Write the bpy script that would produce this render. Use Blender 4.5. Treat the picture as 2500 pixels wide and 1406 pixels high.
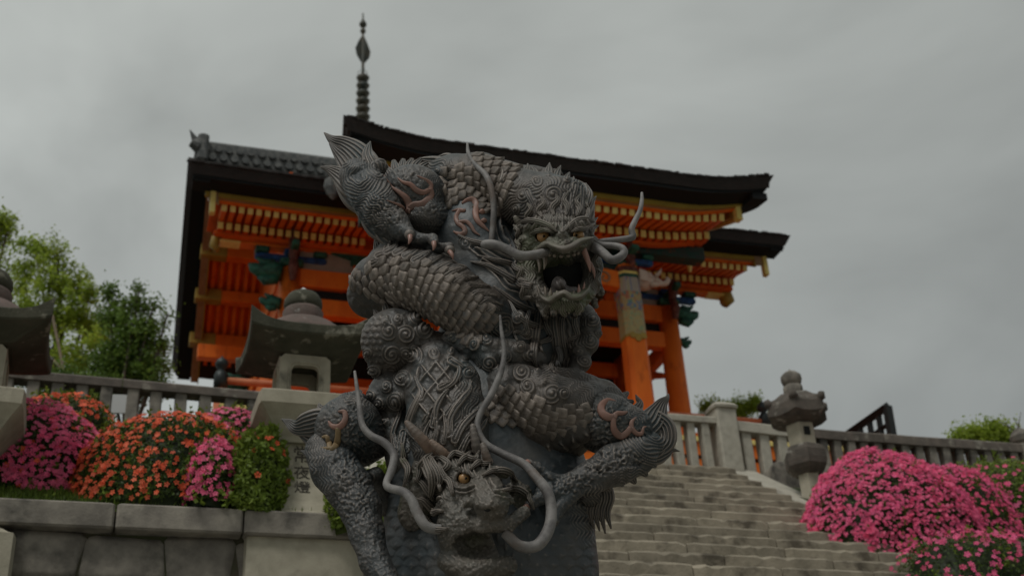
import bpy, bmesh, math, random
import numpy as np
from mathutils import Vector, Matrix, Euler
from mathutils.bvhtree import BVHTree
R = math.radians
random.seed(7); rng = np.random.default_rng(7)
for o in list(bpy.data.objects): bpy.data.objects.remove(o)
sc = bpy.context.scene; C = sc.collection

# ------------------------------------------------------------------ camera
FPX, PITCH, ROLL = 3070.0, R(29.2), R(3.7)
Fv = np.array([0, math.cos(PITCH), math.sin(PITCH)])
_R0 = np.array([1., 0, 0]); _U0 = np.array([0, -math.sin(PITCH), math.cos(PITCH)])
Rv = math.cos(ROLL) * _R0 - math.sin(ROLL) * _U0
Uv = math.sin(ROLL) * _R0 + math.cos(ROLL) * _U0
cam = bpy.data.cameras.new('camera'); co = bpy.data.objects.new('camera', cam); C.objects.link(co)
cam.sensor_width = 36; cam.lens = FPX / 2500 * 36; cam.clip_start = .1; cam.clip_end = 3000
co.matrix_world = Matrix(((Rv[0], Uv[0], -Fv[0], 0), (Rv[1], Uv[1], -Fv[1], 0), (Rv[2], Uv[2], -Fv[2], 0), (0, 0, 0, 1)))
cam.dof.use_dof = True; cam.dof.focus_distance = 4.85; cam.dof.aperture_fstop = 3.3
sc.camera = co
GZ = -1.6                                   # street level; the camera is held at 1.6 m

# ------------------------------------------------------------------ sky, sun, exposure
w = bpy.data.worlds.new('World'); sc.world = w; w.use_nodes = True
nt = w.node_tree; nt.nodes.clear(); N = nt.nodes.new; L = nt.links.new
def wm(op, a, b=None, clamp=False):
    n = N('ShaderNodeMath'); n.operation = op; n.use_clamp = clamp
    for i, v in enumerate((a, b)):
        if v is None: continue
        if isinstance(v, (int, float)): n.inputs[i].default_value = v
        else: L(v, n.inputs[i])
    return n.outputs[0]
SUN_EL, SUN_AZ = R(58), R(-150)
out = N('ShaderNodeOutputWorld'); bg = N('ShaderNodeBackground'); L(bg.outputs[0], out.inputs[0])
tc = N('ShaderNodeTexCoord'); sep = N('ShaderNodeSeparateXYZ'); L(tc.outputs['Generated'], sep.inputs[0])
sky = N('ShaderNodeTexSky'); sky.sky_type = 'NISHITA'; sky.sun_disc = False
sky.sun_elevation = SUN_EL; sky.sun_rotation = SUN_AZ
zc = wm('MAXIMUM', sep.outputs[2], 0.0)
lum = wm('MULTIPLY_ADD', zc, .40); lum.node.inputs[2].default_value = .225     # overcast: brighter to the zenith
mp = N('ShaderNodeMapping'); mp.inputs['Scale'].default_value = (1.0, 1.0, 1.6); L(tc.outputs['Generated'], mp.inputs[0])
nz = N('ShaderNodeTexNoise'); nz.inputs['Scale'].default_value = 2.1; nz.inputs['Detail'].default_value = 5; nz.inputs['Roughness'].default_value = .5; nz.inputs['Distortion'].default_value = .5
L(mp.outputs[0], nz.inputs[0])
cl = N('ShaderNodeMapRange'); cl.inputs[1].default_value = .3; cl.inputs[2].default_value = .72; cl.inputs[3].default_value = .66; cl.inputs[4].default_value = 1.20
L(nz.outputs[0], cl.inputs[0])
azf = wm('MULTIPLY_ADD', sep.outputs[0], -.34); azf.node.inputs[2].default_value = 1.0
lum = wm('MULTIPLY', wm('MULTIPLY', lum, cl.outputs[0]), azf)
tint = N('ShaderNodeMix'); tint.data_type = 'RGBA'
tint.inputs['A'].default_value = (.94, 1.0, .985, 1); tint.inputs['B'].default_value = (.98, 1.02, .95, 1); L(zc, tint.inputs['Factor'])
vm = N('ShaderNodeVectorMath'); vm.operation = 'SCALE'; L(tint.outputs['Result'], vm.inputs[0]); L(lum, vm.inputs['Scale'])
sk = N('ShaderNodeVectorMath'); sk.operation = 'SCALE'; L(sky.outputs[0], sk.inputs[0]); sk.inputs['Scale'].default_value = .08
mx = N('ShaderNodeMix'); mx.data_type = 'RGBA'; mx.inputs['Factor'].default_value = .05
L(vm.outputs[0], mx.inputs['A']); L(sk.outputs[0], mx.inputs['B']); L(mx.outputs['Result'], bg.inputs[0]); bg.inputs[1].default_value = 1.0
sd = bpy.data.lights.new('sun', 'SUN'); sd.energy = 1.25; sd.angle = R(18); sd.color = (1, .97, .92)
so = bpy.data.objects.new('sun', sd); C.objects.link(so)
sv = Vector((math.sin(SUN_AZ) * math.cos(SUN_EL), math.cos(SUN_AZ) * math.cos(SUN_EL), math.sin(SUN_EL)))
so.rotation_euler = sv.to_track_quat('Z', 'Y').to_euler()
sc.render.engine = 'CYCLES'
sc.view_settings.view_transform = 'Standard'; sc.view_settings.look = 'None'
sc.view_settings.exposure = 0; sc.view_settings.gamma = 1; sc.view_settings.use_curve_mapping = False

# ------------------------------------------------------------------ helpers
def ray(x, y): return Fv + Rv * (x - 1250) / FPX - Uv * (y - 703) / FPX
def at(x, y, Y):
    r = ray(x, y); return r * (Y / r[1])
def pxm(x, y, Y): return (Y / ray(x, y)[1]) / FPX        # metres per photo pixel there
def proj(P):
    P = np.asarray(P, float); d = P @ Fv
    return 1250 + FPX * (P @ Rv) / d, 703 - FPX * (P @ Uv) / d
def link(o, parent=None):
    C.objects.link(o)
    if parent: o.parent = parent
    return o
def tag(o, label=None, cat=None, group=None, kind=None):
    if label: o['label'] = label
    if cat: o['category'] = cat
    if group: o['group'] = group
    if kind: o['kind'] = kind
    return o
def empty(name, loc=(0, 0, 0), rz=0, **k):
    o = bpy.data.objects.new(name, None); o.location = loc; o.rotation_euler = (0, 0, rz); C.objects.link(o)
    o.empty_display_size = .2
    return tag(o, **k)
def mesh(name, V, F, m, parent=None, smooth=False, loc=None, rot=None, **k):
    me = bpy.data.meshes.new(name)
    V = np.asarray(V, np.float64)
    if isinstance(F, np.ndarray):
        n, q = F.shape
        me.vertices.add(len(V)); me.vertices.foreach_set('co', V.astype(np.float32).ravel())
        me.loops.add(n * q); me.loops.foreach_set('vertex_index', F.astype(np.int32).ravel())
        me.polygons.add(n); me.polygons.foreach_set('loop_start', np.arange(0, n * q, q, dtype=np.int32))
        me.update(calc_edges=True)
    else:
        me.from_pydata(V.tolist(), [], F)
    me.materials.append(m)
    if smooth: me.polygons.foreach_set('use_smooth', [True] * len(me.polygons))
    me.update()
    o = bpy.data.objects.new(name, me)
    if loc is not None: o.location = loc
    if rot is not None: o.rotation_euler = rot
    link(o, parent); return tag(o, **k)
def inst(src, name=None, loc=(0, 0, 0), rot=(0, 0, 0), scale=None, parent=None):
    o = bpy.data.objects.new(name or src.name.split('.')[0], src.data)
    o.location = loc; o.rotation_euler = rot
    if scale is not None: o.scale = scale
    link(o, parent); return o

class MB:
    def __init__(s): s.V = []; s.F = []
    def add(s, V, F):
        n = len(s.V); s.V += [tuple(map(float, v)) for v in V]; s.F += [tuple(i + n for i in f) for f in F]; return s
    def box(s, x0, x1, y0, y1, z0, z1, b=0.0):
        if b <= 0:
            return s.add([(x, y, z) for z in (z0, z1) for y in (y0, y1) for x in (x0, x1)],
                         [(0, 2, 3, 1), (4, 5, 7, 6), (0, 1, 5, 4), (2, 6, 7, 3), (0, 4, 6, 2), (1, 3, 7, 5)])
        rings = []
        for z, i in ((z0, b), (z0 + b, 0), (z1 - b, 0), (z1, b)):
            rings.append([(x0 + i + b, y0 + i, z), (x1 - i - b, y0 + i, z), (x1 - i, y0 + i + b, z), (x1 - i, y1 - i - b, z),
                          (x1 - i - b, y1 - i, z), (x0 + i + b, y1 - i, z), (x0 + i, y1 - i - b, z), (x0 + i, y0 + i + b, z)])
        return s.rings(rings)
    def rings(s, rings, cap=True, closed=True):
        n = len(rings[0]); V = [v for r in rings for v in r]; F = []
        for i in range(len(rings) - 1):
            for j in range(n if closed else n - 1):
                a = i * n + j; b = i * n + (j + 1) % n; F.append((a, b, b + n, a + n))
        if cap and closed: F.append(tuple(range(n - 1, -1, -1))); F.append(tuple(range(len(V) - n, len(V))))
        return s.add(V, F)
    def lathe(s, prof, n=24, c=(0, 0), sq=None, rot=0):
        rg = []
        for r, z in prof:
            rr = []
            for j in range(n):
                a = 2 * math.pi * j / n + rot
                k = 1.0
                if sq: k = 1 / (abs(math.cos(a)) ** sq + abs(math.sin(a)) ** sq) ** (1 / sq)
                rr.append((c[0] + r * k * math.cos(a), c[1] + r * k * math.sin(a), z))
            rg.append(rr)
        return s.rings(rg)
    def tube(s, P, rad, n=10):
        P = [np.asarray(p, float) for p in P]; rg = []; up = np.array([0.13, 0.2, 1.0])
        for i, p in enumerate(P):
            t = P[min(i + 1, len(P) - 1)] - P[max(i - 1, 0)]; t = t / (np.linalg.norm(t) + 1e-9)
            u = up - t * (up @ t)
            if np.linalg.norm(u) < 1e-3: u = np.array([1., 0, 0]) - t * t[0]
            u /= np.linalg.norm(u); v = np.cross(t, u); up = u
            r = rad[i] if hasattr(rad, '__len__') else rad
            rg.append([p + r * (math.cos(a) * u + math.sin(a) * v) for a in np.linspace(0, 2 * math.pi, n, endpoint=False)])
        return s.rings(rg)
    def build(s, name, m, parent=None, smooth=False, loc=None, rot=None, **k):
        return mesh(name, s.V, s.F, m, parent, smooth, loc, rot, **k)

def mat(name, col, rough=.7, col2=None, scale=6, contrast=(.4, .65), bump=0.0, bscale=40, spec=.4, metal=0, coord='Object', rand=0.0, col3=None, scale3=1.3, c3=(.55, .7), stretch=(1, 1, 1), detail=6, bdist=.01):
    m = bpy.data.materials.new(name); m.use_nodes = True; t = m.node_tree; b = t.nodes['Principled BSDF']
    b.inputs['Roughness'].default_value = rough; b.inputs['Specular IOR Level'].default_value = spec; b.inputs['Metallic'].default_value = metal
    b.inputs['Base Color'].default_value = (*col, 1)
    tc = t.nodes.new('ShaderNodeTexCoord'); g = t.nodes.new('ShaderNodeNewGeometry')
    src = g.outputs['Position'] if coord == 'World' else tc.outputs[coord]
    mp = t.nodes.new('ShaderNodeMapping'); mp.inputs['Scale'].default_value = stretch; t.links.new(src, mp.inputs[0]); src = mp.outputs[0]
    last = None
    def noise(sc_, det=detail):
        n = t.nodes.new('ShaderNodeTexNoise'); n.inputs['Scale'].default_value = sc_; n.inputs['Detail'].default_value = det; n.inputs['Roughness'].default_value = .6
        t.links.new(src, n.inputs[0]); return n.outputs[0]
    def ramp(o, lo, hi):
        r = t.nodes.new('ShaderNodeMapRange'); r.inputs[1].default_value = lo; r.inputs[2].default_value = hi; t.links.new(o, r.inputs[0]); return r.outputs[0]
    if col2:
        x = t.nodes.new('ShaderNodeMix'); x.data_type = 'RGBA'; x.inputs['A'].default_value = (*col, 1); x.inputs['B'].default_value = (*col2, 1)
        t.links.new(ramp(noise(scale), *contrast), x.inputs['Factor']); last = x.outputs['Result']
    if col3:
        x = t.nodes.new('ShaderNodeMix'); x.data_type = 'RGBA'; x.inputs['B'].default_value = (*col3, 1)
        if last: t.links.new(last, x.inputs['A'])
        else: x.inputs['A'].default_value = (*col, 1)
        t.links.new(ramp(noise(scale3), *c3), x.inputs['Factor']); last = x.outputs['Result']
    if rand:
        oi = t.nodes.new('ShaderNodeObjectInfo'); r = t.nodes.new('ShaderNodeMapRange'); r.inputs[3].default_value = 1 - rand; r.inputs[4].default_value = 1 + rand
        t.links.new(oi.outputs['Random'], r.inputs[0])
        v = t.nodes.new('ShaderNodeVectorMath'); v.operation = 'SCALE'
        if last: t.links.new(last, v.inputs[0])
        else: v.inputs[0].default_value = col
        t.links.new(r.outputs[0], v.inputs['Scale']); last = v.outputs[0]
    if last: t.links.new(last, b.inputs['Base Color'])
    if bump:
        bp = t.nodes.new('ShaderNodeBump'); bp.inputs['Strength'].default_value = bump; bp.inputs['Distance'].default_value = bdist
        t.links.new(noise(bscale, 8), bp.inputs['Height']); t.links.new(bp.outputs[0], b.inputs['Normal'])
    return m
def attr_color(m, attr, facmix=1.0):
    """multiply a per-face random value attribute into the base colour"""
    t = m.node_tree; b = t.nodes['Principled BSDF']; a = t.nodes.new('ShaderNodeAttribute'); a.attribute_name = attr
    v = t.nodes.new('ShaderNodeVectorMath'); v.operation = 'MULTIPLY'
    if b.inputs['Base Color'].is_linked: t.links.new(b.inputs['Base Color'].links[0].from_socket, v.inputs[0])
    else: v.inputs[0].default_value = b.inputs['Base Color'].default_value[:3]
    t.links.new(a.outputs['Vector'], v.inputs[1]); t.links.new(v.outputs[0], b.inputs['Base Color'])
    return m

# ------------------------------------------------------------------ materials
M = {}
M['ground'] = mat('ground', (.30, .29, .26), .9, (.36, .35, .31), 1.5, bump=.4, coord='World')
M['soil'] = mat('soil', (.06, .05, .035), .95, (.04, .055, .02), 3, bump=.6, coord='World')
M['stone_grey'] = mat('weathered_stone', (.27, .245, .205), .88, (.15, .135, .115), 5, (.35, .62), bump=.5, bscale=60, coord='World', col3=(.052, .048, .042), scale3=2.2, c3=(.5, .66), rand=.08)
M['stone_rail'] = mat('dark_weathered_rail', (.15, .125, .105), .9, (.09, .078, .066), 7, (.35, .62), bump=.6, bscale=50, coord='World', col3=(.27, .25, .21), scale3=5, c3=(.56, .68), rand=.12)
M['stone_cap'] = mat('dark_hexagonal_cap', (.125, .105, .088), .92, (.07, .062, .052), 7, (.35, .65), bump=.8, bscale=45, coord='World', col3=(.26, .245, .21), scale3=8, c3=(.60, .68))
M['stone_pale'] = mat('pale_granite', (.42, .395, .33), .85, (.31, .29, .24), 9, (.4, .7), bump=.35, bscale=90, coord='World', col3=(.13, .12, .10), scale3=3, c3=(.58, .75), rand=.07)
M['stone_lantern'] = mat('lantern_granite', (.42, .385, .30), .86, (.30, .275, .21), 7, (.35, .7), bump=.4, bscale=80, coord='World', col3=(.11, .105, .08), scale3=2.6, c3=(.6, .75))
M['stone_mossy'] = mat('mossy_lantern_roof', (.075, .072, .05), .92, (.045, .046, .03), 6, (.35, .65), bump=.6, bscale=50, coord='World', col3=(.21, .20, .155), scale3=7, c3=(.58, .66))
M['stone_red'] = mat('reddish_lantern_cap', (.15, .105, .092), .9, (.10, .08, .068), 8, (.35, .65), bump=.6, bscale=50, coord='World', col3=(.26, .25, .23), scale3=13, c3=(.66, .72))
M['steps'] = mat('step_stone', (.31, .27, .205), .88, (.20, .175, .13), 4, (.35, .65), bump=.7, bscale=35, coord='World', col3=(.10, .085, .062), scale3=3.4, c3=(.52, .64), rand=.16)
M['steps_dark'] = mat('step_riser_stone', (.15, .132, .10), .9, (.09, .08, .06), 4, (.35, .65), bump=.4, bscale=50, coord='World', rand=.15)
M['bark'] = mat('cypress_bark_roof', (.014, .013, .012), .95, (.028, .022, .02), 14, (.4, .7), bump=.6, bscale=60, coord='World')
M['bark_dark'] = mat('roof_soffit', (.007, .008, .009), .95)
M['bark_edge'] = mat('bark_roof_edge', (.017, .014, .013), .9, (.032, .021, .018), 10, (.4, .7), bump=.5, bscale=50, coord='World', stretch=(1, 1, 6))
M['ridge'] = mat('ridge_tiles', (.06, .065, .065), .7, (.17, .17, .16), 10, (.42, .7), bump=.5, coord='World')
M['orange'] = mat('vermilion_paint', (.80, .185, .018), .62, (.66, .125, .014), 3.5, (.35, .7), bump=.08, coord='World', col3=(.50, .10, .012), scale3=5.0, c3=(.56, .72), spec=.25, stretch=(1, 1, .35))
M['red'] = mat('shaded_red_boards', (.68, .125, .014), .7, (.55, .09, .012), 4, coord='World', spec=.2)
M['gold'] = mat('yellow_ochre_caps', (.82, .66, .22), .5, (.72, .54, .15), 9, coord='World')
M['gold_dark'] = mat('ochre_gold_band', (.36, .24, .04), .55, (.28, .18, .03), 5, coord='World')
M['tan'] = mat('bargeboard_tan', (.30, .185, .105), .6, (.22, .12, .06), 3, coord='World')
M['plaster'] = mat('plaster', (.36, .30, .24), .85, (.30, .24, .19), 3, coord='World')
M['greenp'] = mat('green_bracket_paint', (.025, .13, .085), .6, (.012, .06, .045), 12, (.4, .6), coord='World')
M['bluep'] = mat('blue_bracket_paint', (.02, .09, .26), .6, (.012, .04, .12), 12, (.4, .6), coord='World')
M['dullgreen'] = mat('dark_frieze_paint', (.03, .04, .035), .7, (.012, .05, .04), 9, (.45, .6), coord='World', col3=(.16, .04, .015), scale3=6, c3=(.6, .68))
M['maroon'] = mat('maroon_carved_paint', (.10, .03, .022), .65, (.20, .08, .06), 14, (.5, .65), coord='World')
M['dark'] = mat('dark_wood_and_gaps', (.012, .012, .011), .9)
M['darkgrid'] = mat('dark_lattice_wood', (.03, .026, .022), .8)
M['white'] = mat('cream_carving', (.55, .43, .36), .7, (.42, .25, .19), 8, (.55, .7), coord='World')
M['iron'] = mat('black_finial_metal', (.018, .022, .022), .45, (.03, .04, .04), 9, metal=.4)
M['spire'] = mat('bronze_spire', (.05, .058, .052), .6, (.09, .075, .05), 2, coord='World', metal=.2)
M['faded'] = mat('faded_orange_post', (.52, .17, .075), .7, (.42, .11, .04), 6, coord='World')
M['lattice'] = mat('black_lattice_paint', (.016, .018, .018), .6)
M['signw'] = mat('white_sign', (.5, .5, .49), .6)
M['bark_tree'] = mat('tree_bark', (.11, .09, .065), .9, (.06, .05, .04), 8, bump=.5, coord='World')
M['stake'] = mat('pale_wooden_stake', (.26, .21, .14), .85, (.18, .14, .1), 8, bump=.2, coord='World')
def leafmat(name, c, c2, trans=.35, rough=.5):
    m = mat(name, c, rough, c2, 3, (.35, .65), coord='World', spec=.25)
    attr_color(m, 'tone')
    b = m.node_tree.nodes['Principled BSDF']
    b.inputs['Subsurface Weight'].default_value = 0
    # thin leaves let some light through
    t = m.node_tree; tr = t.nodes.new('ShaderNodeBsdfTranslucent'); mxs = t.nodes.new('ShaderNodeMixShader'); mxs.inputs[0].default_value = trans
    t.links.new(b.inputs['Base Color'].links[0].from_socket, tr.inputs[0]); t.links.new(b.outputs[0], mxs.inputs[1]); t.links.new(tr.outputs[0], mxs.inputs[2])
    t.links.new(mxs.outputs[0], t.nodes['Material Output'].inputs[0]); return m
M['leaf_bright'] = leafmat('young_leaves', (.36, .44, .06), (.24, .34, .045), .5)
M['leaf_mid'] = leafmat('tree_leaves', (.17, .26, .05), (.10, .17, .035), .45)
M['leaf_azalea'] = leafmat('azalea_leaves', (.075, .12, .022), (.04, .07, .015), .3)
M['leaf_lime'] = leafmat('lime_bush_leaves', (.19, .25, .035), (.11, .17, .025), .35)
M['grass'] = leafmat('grass_blades', (.14, .20, .03), (.08, .13, .02), .35)
M['pink'] = leafmat('pink_petals', (.93, .21, .36), (.86, .12, .27), .3)
M['pinkr'] = leafmat('rose_petals', (.80, .095, .21), (.80, .13, .30), .3)
M['orangef'] = leafmat('orange_petals', (.88, .17, .075), (.78, .12, .05), .3)
# the statue: dark patina, brown wear, crevice shade in the colour; its paler details
def bronze(name, c, c2, c3, rough=.48, spec=.5, bump=.55, bscale=110):
    m = mat(name, c, rough, c2, 5, (.38, .66), bump=bump, bscale=bscale, spec=spec, coord='World', col3=c3, scale3=2.8, c3=(.50, .66), bdist=.004, metal=.15)
    t = m.node_tree; b = t.nodes['Principled BSDF']; g = t.nodes.new('ShaderNodeNewGeometry')
    r = t.nodes.new('ShaderNodeMapRange'); r.inputs[1].default_value = .51; r.inputs[2].default_value = .57; t.links.new(g.outputs['Pointiness'], r.inputs[0])
    x = t.nodes.new('ShaderNodeMix'); x.data_type = 'RGBA'; x.inputs['B'].default_value = (.18, .152, .13, 1)      # raised edges rubbed paler; the contrast also paints shade into the crevices
    t.links.new(b.inputs['Base Color'].links[0].from_socket, x.inputs['A']); t.links.new(r.outputs[0], x.inputs['Factor']); t.links.new(x.outputs['Result'], b.inputs['Base Color'])
    return m
M['bronze'] = bronze('dark_patina', (.040, .041, .040), (.084, .068, .056), (.026, .042, .046))
M['bronze_scale'] = bronze('scale_patina', (.040, .037, .034), (.076, .060, .048), (.028, .040, .044), .52)
M['bronze_smooth'] = bronze('smooth_belly_patina', (.032, .042, .048), (.062, .060, .056), (.024, .036, .042), .5, .5, .6, 45)
M['bronze_hide'] = bronze('pitted_hide_patina', (.036, .041, .043), (.080, .070, .062), (.026, .036, .040), .5, .5, 1.0, 85)
M['head'] = bronze('head_patina', (.058, .055, .046), (.10, .086, .070), (.072, .084, .040), .55)
M['whisker'] = mat('pale_grey_whisker', (.20, .19, .182), .6, (.10, .094, .092), 11, (.42, .6), coord='World', bump=.6, bscale=45, col3=(.12, .095, .08), scale3=6, c3=(.55, .66), bdist=.004)
M['copper'] = mat('copper_brown_inlay', (.24, .125, .095), .5, (.17, .105, .085), 9, (.4, .65), bump=.15, coord='World')
M['olive'] = mat('olive_brown_inlay', (.19, .13, .065), .5, (.15, .115, .065), 9, (.4, .65), bump=.15, coord='World')
M['horn'] = mat('brown_horn', (.20, .135, .10), .55, (.12, .10, .085), 9, (.4, .65), bump=.4, bscale=50, coord='World')
M['tooth'] = mat('dull_tooth', (.20, .165, .125), .5, (.13, .10, .08), 12, coord='World')
M['claw'] = mat('pinkish_claw', (.27, .15, .12), .4)
M['eye'] = mat('amber_eye', (.50, .30, .13), .3, (.42, .22, .09), 20, coord='World', spec=.6)
M['pupil'] = mat('black_pupil', (.004, .004, .004), .3)
M['mouth'] = mat('dark_mouth', (.006, .007, .007), .8)
M['tongue'] = mat('grey_tongue', (.11, .095, .09), .4)
M['ink'] = mat('dark_carved_letters', (.07, .062, .05), .9)
# ================================================================== SETTING
YAW = R(19.2); ex = np.array([math.cos(YAW), math.sin(YAW), 0]); ey = np.array([-math.sin(YAW), math.cos(YAW), 0])
E1 = ray(455, 395); E1 = E1 * (12 / E1[2]); E1 = np.array([E1[0], E1[1], 0])     # gate origin (below its left front eave corner)
P0 = np.array([*at(50, 905, 12)[:2], 0])                                          # terrace edge where the stone fence stands
def Fp(u, v, z=0): return P0 + u * ex + v * ey + np.array([0, 0, z])
def onfence(x, y, v=0):
    r = ray(x, y); t = ((P0 + v * ey) @ ey) / (r @ ey); q = r * t; d = q - P0; return d @ ex, q[2]
ST0, ST1 = 3.9, onfence(1768, 1140)[0]; STZ = onfence(1700, 1139)[1] - .10; RISE, RUN = .186, .286
def slopez(v): return STZ - .02 + .55 * v
def hgt(u, v):
    if v > -.1: return STZ - .05
    if ST0 - .2 < u < ST1 + .2: return max(GZ - .3, STZ - .4 + .65 * v)
    if u <= ST0: return slopez(v) if v > -3.95 else GZ - .05
    return max(GZ - .05, slopez(v))
us = sorted(set(list(np.linspace(-60, -14, 12)) + list(np.linspace(-13, 22, 106)) + [ST0 - .2, ST1 + .2] + list(np.linspace(23, 60, 10))))
vs = sorted(set([-13.4, -12.4, -11.6, -3.951, -3.949, -.1, -.09] + list(np.linspace(-11, 0, 40)) + [0.5, 2, 5, 9, 14, 20]))
V = []; F = []
for v in vs:
    for u in us:
        z = hgt(u, v) + (.03 * math.sin(u * 3.1 + v * 2.3) if (u < ST0 - .5 or u > ST1 + .5) and -3.9 < v < -.4 else 0)
        V.append(Fp(u, v, z))
nu = len(us)
F = [(j * nu + i, j * nu + i + 1, (j + 1) * nu + i + 1, (j + 1) * nu + i) for j in range(len(vs) - 1) for i in range(nu - 1)]
mesh('hillside', V, F, M['soil'], kind='structure')
mesh('ground', [(-900, -900, GZ), (900, -900, GZ), (900, 900, GZ), (-900, 900, GZ)], [(0, 1, 2, 3)], M['ground'], kind='structure')

# ---- stone stairs: every course its own blocks
stairs = empty('stairs', Fp((ST0 + ST1) / 2, 0, STZ), YAW, kind='structure')
sv_ = []
for k in range(7):
    r_ = np.random.default_rng(50 + k); rg = []
    for i in range(15):
        j1, j2, j3 = r_.normal(size=3) * (.003, .0022, .002); x = -.5 + i / 14; e_ = .012 if i in (0, 14) else 0
        chip = .02 if r_.random() < .12 else 0
        rg.append([(x, 0 + j1 * .5 + e_, -RISE - .02), (x, j1 + e_, -.022 + j3 - chip), (x, .018 + j1 + e_ + chip, -.003 + j2 - e_ * .5), (x, RUN * .5, j3 * .6), (x, RUN + .12, 0), (x, RUN + .12, -RISE - .02)])
    sv_.append(MB().rings(rg).build('step_block_mesh', M['steps'], None)); 
for o in sv_: bpy.data.objects.remove(o)
sm_ = [m for m in bpy.data.meshes if m.name.startswith('step_block_mesh')]
k = 0
while STZ - k * RISE > GZ:
    x = -(ST1 - ST0) / 2; end = (ST1 - ST0) / 2
    while x < end - .05:
        wd = random.uniform(.7, 1.35)
        if end - x - wd < .4: wd = end - x
        o = bpy.data.objects.new('step_stone', random.choice(sm_)); link(o, stairs)
        o.location = (x + wd / 2, -k * RUN - RUN + random.uniform(-.008, .008), -k * RISE + random.uniform(-.006, .006)); o.scale = (wd - .010, 1, 1); o.rotation_euler = (random.uniform(-.008, .008), random.uniform(-.003, .003), random.uniform(-.004, .004))
        x += wd
    k += 1
nst = k
# pale sloping kerb slabs along the stairs
for side, uu in ((1, ST1 + .16), (-1, ST0 - .16)):
    for j in range(0, nst, 5):
        m = MB(); a = j; b_ = min(j + 5, nst)
        y0, y1 = -a * RUN, -b_ * RUN; z0, z1 = -a * RISE, -b_ * RISE; xx = side * ((ST1 - ST0) / 2 + .19)
        m.rings([[(xx - .185, y0, z0 - .3), (xx + .185, y0, z0 - .3), (xx + .185, y0, z0 + .11), (xx - .185, y0, z0 + .11)],
                 [(xx - .185, y1 + .008, z1 - .3), (xx + .185, y1 + .008, z1 - .3), (xx + .185, y1 + .008, z1 + .11), (xx - .185, y1 + .008, z1 + .11)]])
        m.build('kerb_slab', M['stone_pale'], stairs)

def rock(sx, sy, sz, seed, n=10):
    r_ = np.random.default_rng(seed); bm = bmesh.new(); bmesh.ops.create_cube(bm, size=1)
    bmesh.ops.bevel(bm, geom=bm.edges[:], offset=.16, segments=2, affect='EDGES', profile=.6)
    ph = r_.uniform(0, 6, 6)
    V = []; 
    for v in bm.verts:
        c = v.co; d = 1 + .05 * math.sin(c.x * 7 + ph[0]) + .05 * math.sin(c.y * 6 + ph[1] + c.z * 4) + .05 * math.sin(c.z * 8 + ph[2])
        V.append((c.x * sx * d, c.y * sy * d, c.z * sz * d))
    F = [[v.index for v in f.verts] for f in bm.faces]; bm.free(); return V, F
# ---- retaining wall left of the stairs, with a kerb course on top
rw = empty('retaining_wall', Fp(-3, -3.95, GZ), YAW, label='rough stone retaining wall under the azalea bed, left of the statue', cat='wall')
rm = []
for s_ in range(6):
    V, F = rock(1, .5, 1, s_); o = mesh('wall_stone', V, F, M['stone_grey'], None, True); rm.append(o.data); bpy.data.objects.remove(o)
zt = slopez(-3.95) - GZ
z = zt - .17; row = 0
while z > 1.6:
    h = .34; x = -4.0 + (row % 2) * .2
    while x < 6.75:
        wd = random.uniform(.4, .75)
        o = bpy.data.objects.new('wall_stone', random.choice(rm)); link(o, rw); o.location = (x + wd / 2, .12 + random.uniform(-.02, .02), z - h / 2); o.scale = (wd * 1.02, .55, h * 1.03)
        x += wd
    z -= h; row += 1
mb = MB().box(-6, 6.75, .05, .3, -.05, z + .1); mb.build('wall_base', M['stone_grey'], rw)
x = -4.0
for j in range(12):
    wd = .9
    MB().box(x + .006, x + wd - .006, -.14, .2, zt - .17, zt + .02, .015).build('coping_stone', M['stone_grey'], rw); x += wd

# ---- low rough stone wall under the right-hand fence
rb = empty('stone_footing', Fp(ST1 + .4, -.35, STZ - .8), YAW, label='low wall of dark rough boulders below the fence, right of the stairs', cat='wall')
x = 0
for j in range(12):
    wd = random.uniform(.3, .55)
    for q in range(2):
        o = bpy.data.objects.new('boulder', rm[(j * 2 + q) % 6]); link(o, rb); o.location = (x + wd / 2, random.uniform(-.03, .03), .42 - q * .42 + .18); o.scale = (wd * 1.03, .7, .43)
    x += wd

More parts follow.
